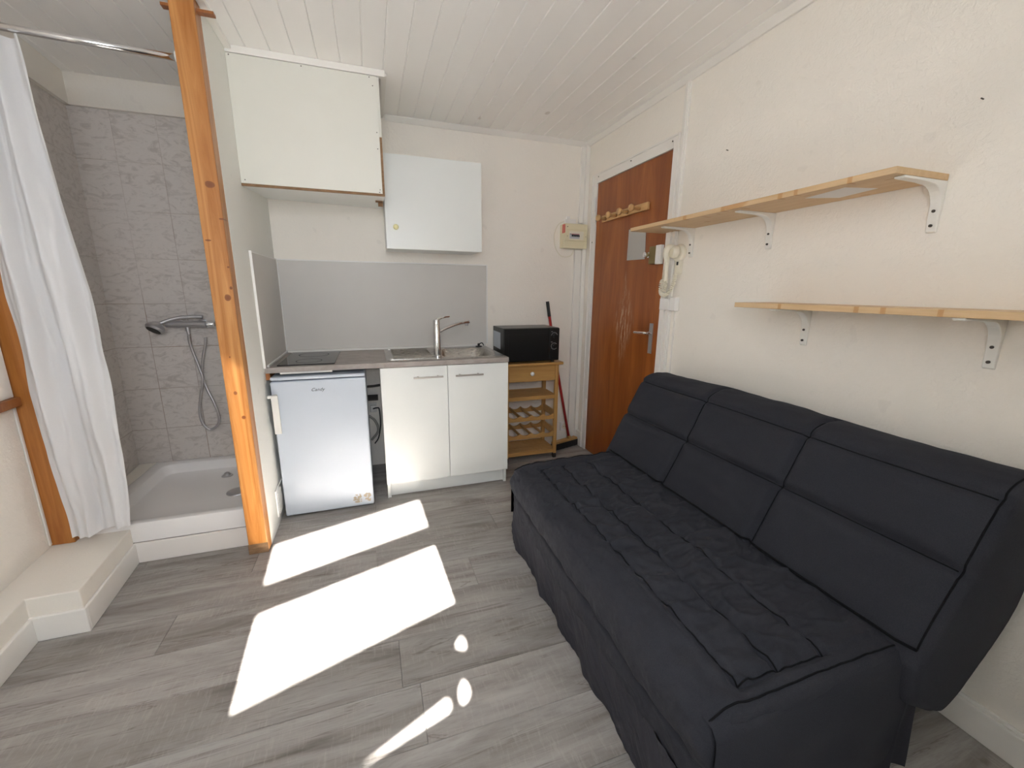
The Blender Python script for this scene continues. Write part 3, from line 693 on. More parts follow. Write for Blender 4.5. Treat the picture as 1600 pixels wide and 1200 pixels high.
# hob
t = thing('hob', 'small black glass electric hob set into the left end of the worktop', 'hob', (-.37, 2.88, .9))
bm = NB(); prism(bm, rrect(-.522, -.218, 2.60, 3.125, .008, .9005), (0, 0, .005)); obj('glass', bm, 'glass', t, .0015)
bm = NB()
for cy, r in ((2.98, .09), (2.73, .072)):
    for rr in (r, r*.96):
        pass
    a = ring((-.37, cy, .9057), (0, 0, 1), r, 48); b = ring((-.37, cy, .9057), (0, 0, 1), r-.003, 48)
    va = [bm.verts.new(p) for p in a]; vb = [bm.verts.new(p) for p in b]
    for i in range(48): bm.faces.new((va[i], va[(i+1) % 48], vb[(i+1) % 48], vb[i]))
obj('zone_marking', bm, 'void', t)

# sink
t = thing('sink', 'stainless steel sink with drainer set into the right of the worktop', 'sink', (.45, 2.87, .9))
bm = NB(); edges = []
o1 = [bm.verts.new(p) for p in rrect(.077, .836, 2.602, 3.135, .012, .9045)]
o2 = [bm.verts.new(p) for p in rrect(.435, .795, 2.634, 3.051, .085, .9045)]
for L in (o1, o2):
    for i in range(len(L)): edges.append(bm.edges.new((L[i], L[(i+1) % len(L)])))
bmesh.ops.triangle_fill(bm, use_beauty=True, edges=edges)
lo = [bm.verts.new(p) for p in rrect(.074, .839, 2.599, 3.138, .014, .9005)]
for i in range(len(o1)): bm.faces.new((o1[i], o1[(i+1) % len(o1)], lo[(i+1) % len(lo)], lo[i]))
obj('rim', bm, 'steel', t, 0, 'auto')
bm = NB()
rings(bm, [rrect(.435, .795, 2.634, 3.051, .085, .9045), rrect(.442, .788, 2.641, 3.044, .085, .898), rrect(.452, .778, 2.651, 3.034, .082, .80), rrect(.475, .755, 2.675, 3.01, .07, .765), rrect(.57, .66, 2.80, 2.89, .03, .758)])
obj('bowl', bm, 'steel', t, 0, True)
bm = NB()
for k in range(11):
    y = 2.66+k*.041
    prism(bm, [(.12, y, .9045), (.12, y+.008, .9105), (.12, y+.016, .9045)], (.25, 0, 0))
for a in ((.098, .104, 2.63, 3.11), (.104, .385, 2.63, 2.636), (.104, .385, 3.104, 3.11)): bx(bm, a[0], a[1], a[2], a[3], .9046, .9068)
obj('drainer', bm, 'steel', t, 0)
t = thing('sink_tap', 'chrome single-lever kitchen tap with curved spout', 'tap', (.397, 2.685, .905))
bm = NB(); lathe(bm, (.397, 2.685, .905), (0, 0, 1), [(0, .026), (.006, .026), (.008, .0225), (.205, .0225), (.208, .021)], 28); obj('body', bm, 'chrome', t, 0, 'auto')
bm = NB(); tube(bm, smooth_path([(.414, 2.692, 1.065), (.46, 2.715, 1.085), (.53, 2.75, 1.105), (.59, 2.78, 1.115), (.635, 2.803, 1.118)], 6), [.010]*6+[.0105]*6+[.0105]*6+[.0115]*6+[.012], 14)
sp_ = obj('spout', bm, 'chrome', t, 0, True)
bm = NB(); lathe(bm, (.618, 2.795, 1.107), (0, 0, -1), [(0, .011), (.012, .011), (.014, .009)]); obj('aerator', bm, 'dull', sp_, 0, 'auto')
bm = NB(); lathe(bm, (.397, 2.685, 1.114), (0, 0, 1), [(0, .0225), (.024, .0225), (.031, .018), (.033, .005)], 28)
tube(bm, smooth_path([(.40, 2.69, 1.144), (.43, 2.70, 1.153), (.455, 2.71, 1.158), (.49, 2.73, 1.160)], 5), [.009]*5+[.007]*5+[.006]*5+[.004], 10); obj('lever', bm, 'chrome', t, 0, 'auto')
bm = NB(); lathe(bm, (.775, 3.085, .905), (0, 0, 1), [(0, .026), (.006, .024), (.009, .008), (.02, .010), (.026, .007)]); tube(bm, smooth_path([(.775, 3.085, .925), (.80, 3.08, .934), (.812, 3.075, .915)], 5), .004, 8)
tag(obj('sink_plug', bm, 'dark', None, 0, 'auto'), 'black rubber sink plug lying at the back corner of the sink', 'plug')
bm = NB(); lathe(bm, (-.045, 2.83, .9002), (0, 0, 1), [(0, .028), (.0006, .027)], 24)
tag(obj('worn_stain', bm, 'stone'), 'faint round burn mark on the worktop between hob and drainer', 'stain')

# ------------------------------------------------------------------ sink cabinet
t = thing('sink_cabinet', 'white two-door sink cabinet under the worktop', 'cabinet', (.44, 2.86, 0))
bm = NB()
bx(bm, .038, .056, 2.593, YB-.03, .001, .868); bx(bm, .824, .842, 2.593, YB-.03, .001, .868); bx(bm, .0565, .8235, 2.60, YB-.03, .10, .118)
bx(bm, .0565, .8235, YB-.045, YB-.03, .12, .868)
obj('carcass', bm, 'melamine', t, .001)
bm = NB(); bx(bm, .0565, .8235, 2.622, 2.638, .001, .0995); obj('plinth', bm, 'melamine', t, .001)
bm = NB(); bx(bm, .0345, .0380, 2.588, 2.60, .001, .10); obj('side_edge', bm, 'melamine', t)
for x0, x1, h0, h1 in ((.032, .4395, .225, .408), (.4425, .846, .488, .668)):
    bm = NB(); bx(bm, x0, x1, 2.571, 2.590, .103, .864); dr = obj('door', bm, 'melamine', t, .0012)
    bm = NB(); cyl(bm, (h0, 2.540, .800), (h1, 2.540, .800), .0055, 12)
    for x in (h0+.03, h1-.03): cyl(bm, (x, 2.5705, .800), (x, 2.540, .800), .0045, 10)
    obj('handle', bm, 'nickel', dr, 0, 'auto')

# ------------------------------------------------------------------ fridge
t = thing('fridge', 'small white under-counter fridge below the hob', 'fridge', (-.30, 2.78, 0))
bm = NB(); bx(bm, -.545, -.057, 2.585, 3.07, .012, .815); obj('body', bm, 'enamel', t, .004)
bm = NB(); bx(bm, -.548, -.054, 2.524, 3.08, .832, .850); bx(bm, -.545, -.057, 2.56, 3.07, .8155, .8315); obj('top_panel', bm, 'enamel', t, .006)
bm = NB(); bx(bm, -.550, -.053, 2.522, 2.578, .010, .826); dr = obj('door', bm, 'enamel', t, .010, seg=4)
bm = NB(); bx(bm, -.541, -.519, 2.493, 2.521, .735, .757); bx(bm, -.541, -.519, 2.493, 2.521, .535, .557); bx(bm, -.546, -.512, 2.484, 2.496, .536, .757); bx(bm, -.563, -.546, 2.49, 2.512, .74, .756); obj('handle', bm, 'grip', dr, .003)
fc = bpy.data.curves.new('logo', 'FONT'); fc.body = 'Candy'; fc.size = .026; fc.shear = .35; fc.extrude = .0004; fc.space_character = 1.05; fc.materials.append(MT['dark'])
ft = bpy.data.objects.new('logo_text', fc); COL.objects.link(ft); bpy.context.view_layer.update()
lm = bpy.data.meshes.new_from_object(ft.evaluated_get(bpy.context.evaluated_depsgraph_get())); bpy.data.objects.remove(ft)
fo = bpy.data.objects.new('logo', lm); COL.objects.link(fo); fo.parent = dr; fo.rotation_euler = (math.pi/2, 0, 0); fo.location = Vector((-.348, 2.5208, .762))-ROOTLOC[t.name]
bm = NB(); rnd = random.Random(4)
for k in range(34):
    x = -.168+rnd.random()*.095; z = .040+rnd.random()*.050; a = .003+rnd.random()*.007
    n_ = rnd.choice((4, 5, 6)); a0 = rnd.random()*3
    pts = [(x+a*math.cos(a0+q*6.283/n_)*rnd.uniform(.6, 1.5), 2.5216, z+a*math.sin(a0+q*6.283/n_)*rnd.uniform(.6, 1.3)) for q in range(n_)]
    prism(bm, pts, (0, -.0003-.00001*k, 0))
obj('sticker_residue', bm, 'residue', dr, label='torn beige sticker residue')
for x in (-.52, -.08):
    for y in (2.60, 3.03):
        bm = NB(); cyl(bm, (x, y, .0005), (x, y, .0115), .018, 14); obj('foot', bm, 'dark', t)

# pipes, plug and cable in the gap beside the fridge
bm = NB()
tube(bm, smooth_path([(-.30, 3.13, .61), (-.15, 3.13, .63), (-.02, 3.13, .635), (.034, 3.13, .64)]), .009); tube(bm, smooth_path([(-.30, 3.12, .54), (-.1, 3.12, .55), (.0, 3.12, .55), (.014, 3.12, .55)]), .022)
tag(obj('waste_pipe', bm, 'void', None, 0, True), 'dark pipes running along the wall in the gap beside the fridge', 'pipe')
t = thing('power_plug', 'white power plug with black cable hanging in the gap beside the fridge', 'plug', (-.03, 2.95, .6))
bm = NB(); bx(bm, -.050, .0, YB-.02, YB-.001, .43, .50); bx(bm, -.045, -.005, YB-.05, YB-.021, .44, .49); obj('plug_body', bm, 'grip', t, .004)
bm = NB(); tube(bm, smooth_path([(-.025, 3.118, .466), (-.0, 3.09, .478), (.016, 3.07, .47), (.018, 3.05, .36), (.0, 3.09, .25), (-.03, 3.10, .20)]), .0045, 8); obj('cable', bm, 'dark', t, 0, True)
bm = NB(); tube(bm, smooth_path([(-.06, 3.1, .42), (-.02, 3.1, .38), (-.0, 3.1, .30), (-.05, 3.1, .23)]), .009, 8)
tag(obj('flexible_hose', bm, 'grey_tube', None, 0, True), 'grey flexible hose curving behind the fridge cable', 'hose')

# ------------------------------------------------------------------ kitchen trolley
TRX0, TRX1, TRY0, TRY1 = .925, 1.365, 2.875, 3.145
t = thing('kitchen_trolley', 'honey-coloured wooden kitchen trolley with drawer and wine racks', 'trolley', (1.145, 3.0, 0))
bm = NB(); prism(bm, rrect(TRX0-.02, TRX1+.025, TRY0-.03, TRY1+.01, .01, .775), (0, 0, .022)); obj('top', bm, 'beech', t, .006)
for x in (TRX0+.002, TRX1-.030):
    for y in (TRY0, TRY1-.028):
        bm = NB(); bx(bm, x, x+.028, y, y+.028, .042, .7745); lg = obj('leg', bm, 'beech_v', t, .002)
        bm = NB(); cyl(bm, (x+.003, y+.014, .0205), (x+.025, y+.014, .0205), .020, 18); bx(bm, x+.006, x+.022, y+.004, y+.024, .024, .0415); obj('caster', bm, 'dark', lg, .001)
bm = NB(); bx(bm, TRX0+.031, TRX1-.031, TRY0+.004, TRY0+.018, .650, .772); dr = obj('drawer', bm, 'beech', t, .002)
bm = NB(); lathe(bm, (1.137, TRY0+.0035, .713), (0, -1, 0), [(0, .007), (.01, .007), (.013, .015), (.022, .016), (.026, .008)]); obj('knob', bm, 'whiteplastic', dr, 0, True)
bm = NB(); bx(bm, TRX0+.005, TRX0+.017, TRY0+.03, TRY1-.03, .65, .77); bx(bm, TRX1-.017, TRX1-.005, TRY0+.03, TRY1-.03, .65, .77); bx(bm, TRX0+.031, TRX1-.031, TRY1-.014, TRY1-.004, .65, .77); obj('apron', bm, 'beech', t)
for z in (.515, .062):
    bm = NB(); bx(bm, TRX0+.031, TRX1-.031, TRY0+.002, TRY0+.016, z-.012, z+.018); bx(bm, TRX0+.031, TRX1-.031, TRY1-.016, TRY1-.004, z-.012, z+.018)
    for k in range(7):
        y = TRY0+.020+k*.0335; bx(bm, TRX0+.006, TRX1-.006, y, y+.029, z, z+.012)
    obj('shelf', bm, 'beech', t, .001)
for z in (.352, .205):
    bm = NB()
    for y in (TRY0+.004, TRY1-.018):
        pts = [(TRX0+.031, y, z-.018), (TRX1-.031, y, z-.018)]
        x1, x0 = TRX1-.031, TRX0+.031; n = 44
        for i in range(n+1):
            x = x1-(x1-x0)*i/n; ph = (x-x0)/.094
            pts.append((x, y, z+.033-.024*max(0, math.sin(math.pi*(ph % 1)))**.7))
        prism(bm, pts, (0, .014, 0))
    for k in range(5):
        x = TRX0+.031+.094*k-.006
        if x < TRX1-.04: bx(bm, x+.001, x+.012, TRY0+.0185, TRY1-.0185, z+.005, z+.024)
    bx(bm, TRX1-.024, TRX1-.012, TRY0+.03, TRY1-.03, z-.01, z+.045); bx(bm, TRX0+.012, TRX0+.024, TRY0+.03, TRY1-.03, z-.01, z+.045)
    obj('wine_rack', bm, 'beech', t, .001)

# ------------------------------------------------------------------ microwave
t = thing('microwave', 'black microwave with two dials standing on the trolley', 'microwave', (1.125, 2.99, .80))
bm = NB(); bx(bm, .905, 1.345, 2.862, 3.135, .812, 1.060); obj('body', bm, 'black', t, .004)
bm = NB(); bx(bm, .906, 1.262, 2.849, 2.861, .815, 1.057); dr = obj('door', bm, 'black', t, .003)
bm = NB(); bx(bm, .94, 1.225, 2.8482, 2.8492, .85, 1.02); obj('window', bm, 'black', dr)
bm = NB(); bx(bm, 1.2635, 1.345, 2.849, 2.861, .815, 1.057); cp = obj('control_panel', bm, 'black', t, .003)
def arc(bm, cx, cz, r, a0, a1, wd, y, n=26):
    vs = []
    for i in range(n+1):
        a = math.radians(a0+(a1-a0)*i/n); vs.append((bm.verts.new((cx+r*math.cos(a), y, cz+r*math.sin(a))), bm.verts.new((cx+(r-wd)*math.cos(a), y, cz+(r-wd)*math.sin(a)))))
    for i in range(n): bm.faces.new((vs[i][0], vs[i+1][0], vs[i+1][1], vs[i][1]))
for cz, a0, a1 in ((1.0, 15, 175), (.922, 40, 320)):
    bm = NB(); lathe(bm, (1.303, 2.8485, cz), (0, -1, 0), [(0, .017), (.014, .0155), (.016, .012)], 24); bx(bm, 1.3015, 1.3045, 2.8315, 2.8335, cz, cz+.013); kb = obj('knob', bm, 'black', cp, 0, 'auto')
    bm = NB(); arc(bm, 1.303, cz, .0245, a0, a1, .0018, 2.8484)
    for k in range(9):
        a = math.radians(a0+(a1-a0)*k/8); c_, s_ = math.cos(a), math.sin(a)
        prism(bm, [(1.303+.026*c_-.0006*s_, 2.8484, cz+.026*s_+.0006*c_), (1.303+.029*c_-.0006*s_, 2.8484, cz+.029*s_+.0006*c_), (1.303+.029*c_+.0006*s_, 2.8484, cz+.029*s_-.0006*c_), (1.303+.026*c_+.0006*s_, 2.8484, cz+.026*s_-.0006*c_)], (0, -.0002, 0))
    bx(bm, 1.276, 1.289, 2.8482, 2.8484, cz+.030, cz+.0325)
    obj('dial_marking', bm, 'print', kb)
bm = NB(); prism(bm, [(.9046, 2.937, .899), (.9046, 3.120, .905), (.9046, 3.120, 1.026), (.9046, 2.937, 1.023)], (-.0005, 0, 0)); obj('rating_label', bm, 'label', t, label='pale blue paper label on the side')
for x in (.94, 1.31):
    for y in (2.89, 3.10):
        bm = NB(); cyl(bm, (x, y, .7975), (x, y, .8115), .012, 12); obj('foot', bm, 'dark', t)

# ------------------------------------------------------------------ broom, socket
t = thing('broom', 'broom with red handle and black grip leaning behind the trolley', 'broom', (1.50, 3.07, .02))
bm = NB(); tube(bm, [(1.565, 3.055, .085), (1.455, 3.11, .70), (1.388, 3.145, 1.13)], .0115, 14); hn = obj('handle', bm, 'red', t, 0, True)
bm = NB(); tube(bm, [(1.3885, 3.145, 1.125), (1.369, 3.150, 1.245)], [.0135, .0135], 14); obj('grip', bm, 'dark', hn, 0, 'auto')
bm = NB(); prism(bm, [(1.40, 2.985, .062), (1.655, 3.065, .062), (1.640, 3.11, .062), (1.385, 3.03, .062)], (0, 0, .02)); obj('brush_head', bm, 'beech', t, .005)
bm = NB(); cyl(bm, (1.568, 3.055, .0825), (1.563, 3.057, .106), .016, 14); obj('socket', bm, 'beech', t)
bm = NB(); rnd = random.Random(2)
prism(bm, [(1.41, 2.992, .008), (1.66, 3.07, .008), (1.642, 3.112, .008), (1.392, 3.034, .008)], (0, 0, .0535))
for k in range(160):
    u_ = rnd.random(); v_ = rnd.random(); p = Vector((1.392+.262*u_-.016*v_, 2.990+.082*u_+.045*v_, .0615)); cyl(bm, p, p+Vector((rnd.uniform(-.008, .012), rnd.uniform(-.008, .008), -.059)), .0016, 4)
obj('bristles', bm, 'dark', t)
t = thing('wall_socket', 'white round-pin wall socket low on the back wall behind the broom', 'socket', (1.56, YB, .16))
bm = NB(); bx(bm, 1.525, 1.597, YB-.03, YB-.001, .125, .20); obj('box', bm, 'whiteplastic', t, .004)
bm = NB(); lathe(bm, (1.56, YB-.0302, .163), (0, -1, 0), [(0, .024), (.002, .022)], 24); f_ = obj('face', bm, 'ivory', t)
for x in (1.551, 1.569):
    bm = NB(); cyl(bm, (x, YB-.0325, .163), (x, YB-.0335, .163), .0035, 10); obj('pin_hole', bm, 'dark', f_)

# ------------------------------------------------------------------ fuse box and its cable
t = thing('fuse_box', 'cream plastic fuse box on the back wall beside the door', 'fuse box', (1.57, YB, 1.66))
fz0, fz1 = 1.660, 1.845
bm = NB(); bx(bm, 1.470, 1.676, 3.095, 3.1245, fz0, fz1); bx(bm, 1.470, 1.674, 3.1245, 3.1465, fz0+.004, fz1-.004); bx(bm, 1.470, 1.596, 3.1465, YB-.001, fz0+.004, fz1-.004); obj('housing', bm, 'cream', t, .005, seg=3)
bm = NB(); bx(bm, 1.478, 1.668, 3.086, 3.0945, fz0+.055, fz1-.045)
lid = obj('cover', bm, 'cream', t, .004)
bm = NB(); bx(bm, 1.511, 1.637, 3.0855, 3.0862, fz0+.066, fz1-.058); wn_ = obj('breaker_window', bm, 'ivory', lid)
bm = NB(); bx(bm, 1.515, 1.600, 3.082, 3.0853, fz0+.072, fz0+.110); br_ = obj('breaker_row', bm, 'print', lid, label='grey breakers in a row')
bm = NB(); bx(bm, 1.528, 1.598, 3.0815, 3.082, fz0+.104, fz0+.107); obj('red_stripe', bm, 'redlabel', br_)
bm = NB()
bx(bm, 1.518, 1.524, 3.0812, 3.0818, fz0+.102, fz0+.107); bx(bm, 1.530, 1.597, 3.0812, 3.0818, fz0+.096, fz0+.102)
for k in range(5): bx(bm, 1.532+k*.0145, 1.539+k*.0145, 3.074, 3.0815, fz0+.086, fz0+.097)
obj('breaker_switch', bm, 'dark', br_)
bm = NB(); bx(bm, 1.4695, 1.471, 3.10, 3.1235, fz1-.073, fz1-.008); prism(bm, [(1.4705, 3.0943, fz1-.008), (1.479, 3.0943, fz1-.008), (1.479, 3.0943, fz1-.070), (1.4705, 3.0943, fz1-.073)], (0, -.0005, 0)); obj('warning_sticker', bm, 'redlabel', t, label='narrow red sticker')
for x, z in ((1.497, fz1-.025), (1.496, fz0+.09), (1.655, fz0+.09)):
    bm = NB(); cyl(bm, (x, 3.0945 if z > fz1-.04 else 3.0855, z), (x, 3.083, z), .0025, 8); obj('screw', bm, 'screw', t)
bm = NB(); bx(bm, 1.500, 1.596, YB-.028, YB-.001, 1.848, 1.885); bx(bm, 1.515, 1.545, YB-.024, YB-.001, 1.885, 1.905)
tag(obj('junction_cover', bm, 'whiteplastic', None, .004), 'small white junction cover on top of the fuse box', 'junction box')
bm = NB(); tube(bm, smooth_path([(1.50, 3.16, 1.868), (1.455, 3.163, 1.845), (1.425, 3.163, 1.79), (1.418, 3.163, 1.73), (1.435, 3.163, 1.66), (1.475, 3.163, 1.61), (1.525, 3.163, 1.598), (1.575, 3.163, 1.615), (1.592, 3.163, 1.655)]), .003, 8)
tag(obj('cable', bm, 'ivory', None, 0, True), 'thin cream cable looping around the left of the fuse box', 'cable')

# ------------------------------------------------------------------ intercom
t = thing('intercom_phone', 'ivory intercom handset hanging on the wall beside the door', 'intercom', (XR-.02, 2.04, 1.45))
bm = NB(); lathe(bm, (XR-.001, 2.012, 1.545), (-1, 0, 0), [(0, .048), (.018, .048), (.026, .040)], 32); bx(bm, XR-.022, XR-.001, 1.985, 2.03, 1.43, 1.515); obj('base', bm, 'ivory', t, .003, 'auto')
bm = NB(); tube(bm, smooth_path([(XR-.035, 2.018, 1.574), (XR-.075, 2.026, 1.576), (XR-.085, 2.035, 1.545), (XR-.07, 2.04, 1.50), (XR-.064, 2.043, 1.44), (XR-.062, 2.046, 1.39)], 6), [.013]*6+[.016]*6+[.015]*6+[.011]*6+[.011]*6+[.014], 14)
lathe(bm, (XR-.028, 2.018, 1.552), (-1, .12, 0), [(0, .034), (.02, .036), (.035, .028)], 24); obj('handset', bm, 'ivory', t, 0, 'auto')
bm = NB(); bx(bm, XR-.0232, XR-.0222, 2.000, 2.014, 1.478, 1.497); obj('button', bm, 'dark', t)
bm = NB()
base = smooth_path([(XR-.06, 2.047, 1.375), (XR-.05, 2.065, 1.34), (XR-.045, 2.085, 1.37), (XR-.04, 2.09, 1.42), (XR-.04, 2.088, 1.455)][::-1]+[(XR-.045, 2.10, 1.39), (XR-.045, 2.105, 1.335), (XR-.05, 2.075, 1.312), (XR-.045, 2.035, 1.325), (XR-.035, 2.012, 1.375), (XR-.03, 2.005, 1.43)], 14)
hel = []
for i, p in enumerate(base[:-1]):
    q = base[i+1]; tt = (q-p).normalized(); a = tt.cross(Vector((1, .3, .2))).normalized(); b_ = tt.cross(a)
    for k in range(6):
        an = 2*math.pi*(i*6+k)/14; hel.append(p.lerp(q, k/6)+a*(.0095*math.cos(an))+b_*(.0095*math.sin(an)))
tube(bm, hel, .0026, 6); obj('coiled_cord', bm, 'ivory', t, 0, True)
bm = NB(); bx(bm, XR-.035, XR-.0145, 2.025, 2.118, 1.222, 1.292); bx(bm, XR-.028, XR-.0005, 1.985, 2.024, 1.222, 1.292)
bm.free(); bm = NB(); bx(bm, XR-.040, XR-.0265, 2.03, 2.112, 1.225, 1.292); bx(bm, XR-.034, XR-.001, 1.985, 2.029, 1.222, 1.30)
tag(obj('junction_box', bm, 'whiteplastic', None, .004), 'square white junction box below the intercom handset', 'junction box')
bm = NB(); bx(bm, XR-.008, XR-.0005, 2.005, 2.015, .45, 1.221)
tag(obj('cable_trunking', bm, 'trim', None, .001), 'slim white cable trunking below the junction box', 'cable trunking')

# ------------------------------------------------------------------ shelves
def bracket_profile():
    # L with a generous inside curve, in (u away from wall, z) with top plate at z = 0
    P = [(0, -.150), (0, 0), (.20, 0), (.205, -.003), (.20, -.007), (.11, -.009)]
    for k in range(9):
        a = math.radians(90+90*k/8)
        P.append((.075+.062*math.cos(a), -.074+.062*math.sin(a)))
    P += [(.012, -.11), (.008, -.145)]
    return P
def make_bracket(parent, y, ztop, w=.028):
    bm = NB(); prism(bm, [(XR-.0005-u, y-w/2, ztop+z) for u, z in bracket_profile()], (0, w, 0)); b = obj('bracket', bm, 'bracket', parent, .0025)
    for z in (-.085, -.128):
        bm = NB(); cyl(bm, (XR-.012, y, ztop+z), (XR-.0165, y, ztop+z), .0045, 12); obj('screw', bm, 'screw', b)
t = thing('wall_shelf', 'long pale pine shelf high on the right wall with three white brackets', 'shelf', (XR, 1.5, 1.67))
bm = NB(); bx(bm, XR-.242, XR-.0008, .865, 2.165, 1.667, 1.686); obj('board', bm, 'pine_pale_y', t, .0015)
for y in (.858+.02, 1.452, 1.93): make_bracket(t, y, 1.6665)
bm = NB(); prism(bm, [(XR-.20, 1.03, 1.6668), (XR-.09, 1.0, 1.6668), (XR-.06, 1.14, 1.6668), (XR-.165, 1.19, 1.6668)], (0, 0, -.0005)); obj('paper_sticker', bm, 'paper', t, label='torn white paper sticker on the underside')
t = thing('wall_shelf', 'pale pine shelf lower on the right wall above the sofa', 'shelf', (XR, .8, 1.26))
bm = NB(); bx(bm, XR-.205, XR-.0008, .12, 1.405, 1.269, 1.289); obj('board', bm, 'pine_pale_y', t, .0015)
for y in (.672, 1.225): make_bracket(t, y, 1.2685)

# ------------------------------------------------------------------ sofa bed
t = thing('sofa_bed', 'charcoal quilted sofa bed against the right wall', 'sofa', (1.1, 1.2, 0))
def resample(P, n):
    P = [Vector((a, b, 0)) for a, b in P]; Q = smooth_path(P, 10); L = [0]
    for i in range(1, len(Q)): L.append(L[-1]+(Q[i]-Q[i-1]).length)
    out = []; j = 0
    for k in range(n):
        s = L[-1]*k/(n-1)
        while j < len(L)-2 and L[j+1] < s: j += 1
        f = (s-L[j])/max(1e-9, L[j+1]-L[j]); out.append(Q[j].lerp(Q[j+1], min(1, f)))
    return out, L[-1]
Y0, Y1 = .508, 1.935
def seamd(dist, wd, depth): return -depth*math.exp(-(dist/wd)**2)
def wr(x, y, sx, sy, seed): return noise.noise(Vector((x*sx, y*sy, seed)))
# seat
seat_prof = [(.672, .185), (.650, .200), (.640, .235), (.638, .272), (.642, .300), (.630, .335), (.628, .380), (.640, .418), (.668, .443), (.72, .452), (.82, .452), (.95, .450), (1.10, .446), (1.22, .440), (1.30, .434)]
NU, NV = 260, 340
SP, SL = resample(seat_prof, NU)
seamx = (.768, .893, 1.042)
def seat(i, j):
    v = j/(NV-1); p = SP[i]; x, z = p.x, p.y
    f = min(1, max(0, (x-.64)/.62))
    yb = Y1-.055+.055*f; y = Y0+(yb-Y0)*v
    # rounded ends
    e = min(y-Y0, yb-y); R_ = .045
    if e < R_:
        k = 1-math.sqrt(max(0, 1-((R_-e)/R_)**2)); dz = k*R_*.9
    else: dz = 0
    nrm = Vector((SP[min(i+1, NU-1)].y-SP[max(i-1, 0)].y, -(SP[min(i+1, NU-1)].x-SP[max(i-1, 0)].x), 0)).normalized()*-1
    dsp = 0
    inner = (Y0+.060 < y < yb-.095)
    top = x > .70 and z > .42
    if top or z > .43:
        if inner:
            for sx in seamx: dsp += seamd(x-sx, .012, .013)
        yn, yf = Y0+.060, yb-.095
        if x > .768-.01 and x < 1.05: dsp += seamd(y-yn, .011, .012)+seamd(y-yf, .012, .014)
        # soft cross wrinkles between the seams
        if inner and x > .74:
            k2 = min(1, (x-.74)/.03)
            band = sum(1 for s in seamx if x > s)
            w_ = wr(x, y+.06*math.sin(x*13+band*2), 5, 15, band*3.1)
            rdg = 1-abs(wr(x*1.0, y+.10*x, 6, 11, band*2.3+20))*3.2
            dsp += k2*(.009*max(-.5, min(.6, w_*2.2))+.005*wr(x, y, 13, 42, 8+band)+.009*max(0, rdg)**2)
        else:
            dsp += .006*wr(x, y, 7, 11, 5.5)
    # broad softness on the front roll
    dsp += .007*wr(z*4+x*2, y, 2, 4.5, 1.1)+.007*wr(z*5+x*4, y, 4, 15, 2.1)+.0018*wr(z*9+x*6, y, 8, 60, 2.7)
    dsp += seamd(p.y-.300, .007, .012) if x < .66 else 0
    q = Vector((x, z, 0))+nrm*dsp
    return Vector((q.x-.02*(1-v)*(1-f)+ (.02*(dz/.04)*max(0, min(1, (.76-x)/.10))), y, q.y-dz*(1 if z > .40 else max(0, (z-.30)/.1))))
bm = NB(); VS = [[bm.verts.new(seat(i, j)) for j in range(NV)] for i in range(NU)]
for i in range(NU-1):
    for j in range(NV-1): bm.faces.new((VS[i][j], VS[i+1][j], VS[i+1][j+1], VS[i][j+1]))
for j in (0, NV-1):
    lower = [bm.verts.new((VS[i][j].co.x, VS[i][j].co.y, min(.184, VS[i][j].co.z-.002))) for i in range(NU)]
    for i in range(NU-1): bm.faces.new((VS[i][j], VS[i+1][j], lower[i+1], lower[i]))
SEAT = [[v.co.copy() for v in row] for row in VS]
obj('seat_cushion', bm, 'fabric', t, 0, True)
# dark piping and stitched seams of the seat
def seam_obj(pts, name='seam', rad=.0022):
    bm = NB(); tube(bm, pts, rad, 6); return obj(name, bm, 'piping_crease', t, 0, True)
def seat_row(i, j0, j1, lift=.002): return [SEAT[i][j]+Vector((0, 0, lift)) for j in range(j0, j1, 2)]
def isx(x): return next(i for i in range(NU) if SP[i].y > .43 and SP[i].x >= x)
ipip = min(range(NU), key=lambda i: abs(SP[i].y-.300)+(10 if SP[i].x > .68 else 0))
seam_obj([SEAT[ipip][j]+Vector((-.0015, 0, 0)) for j in range(0, NV, 3)], 'piping_crease', .0026)
def jy(y, far): return int(round((y-Y0)/((Y1-.03)-Y0)*(NV-1)))
jn, jf = jy(Y0+.060, 0), jy(Y1-.125, 1)
for sx in seamx: seam_obj(seat_row(isx(sx), jn, jf))
ia, ib = isx(.768), isx(1.042)
for j in (jn, jf): seam_obj([SEAT[i][j]+Vector((0, 0, .002)) for i in range(ia, ib, 2)])
seam_obj([SEAT[i][int(NV*.018)]+Vector((0, -.002, .001)) for i in range(isx(.648), NU, 2)], 'piping_crease', .0026)
seam_obj([SEAT[i][NV-1-int(NV*.018)]+Vector((0, .002, .001)) for i in range(isx(.648), NU, 2)], 'piping_crease', .0026)
# front skirt, gently pleated, reaching the floor
def skirt(u, v):
    y = Y0+.005+(Y1-.075-Y0)*v; z = .215-(.215-.004)*u
    x = .652-.026*(1-v)+.004*u
    x += (.002+.006*u)*math.sin(y*19+2.5*math.sin(y*5))+.010*(.3+u)*wr(u*.6, y+.08*u, 2, 13, 3)+.005*wr(u, y+.2*u, 4, 34, 5)
    x += .008*math.sin(math.pi*u)*(.6+wr(u, y, 1, 5, 9))*-1
    return Vector((x, y, z))
bm = NB(); G = grid(bm, skirt, 60, 420)
bk = [bm.verts.new(v_.co+Vector((.02, 0, 0))) for v_ in G[-1]]
for j in range(len(bk)-1): bm.faces.new((G[-1][j], G[-1][j+1], bk[j+1], bk[j]))
obj('front_skirt', bm, 'fabric2', t, 0, True)
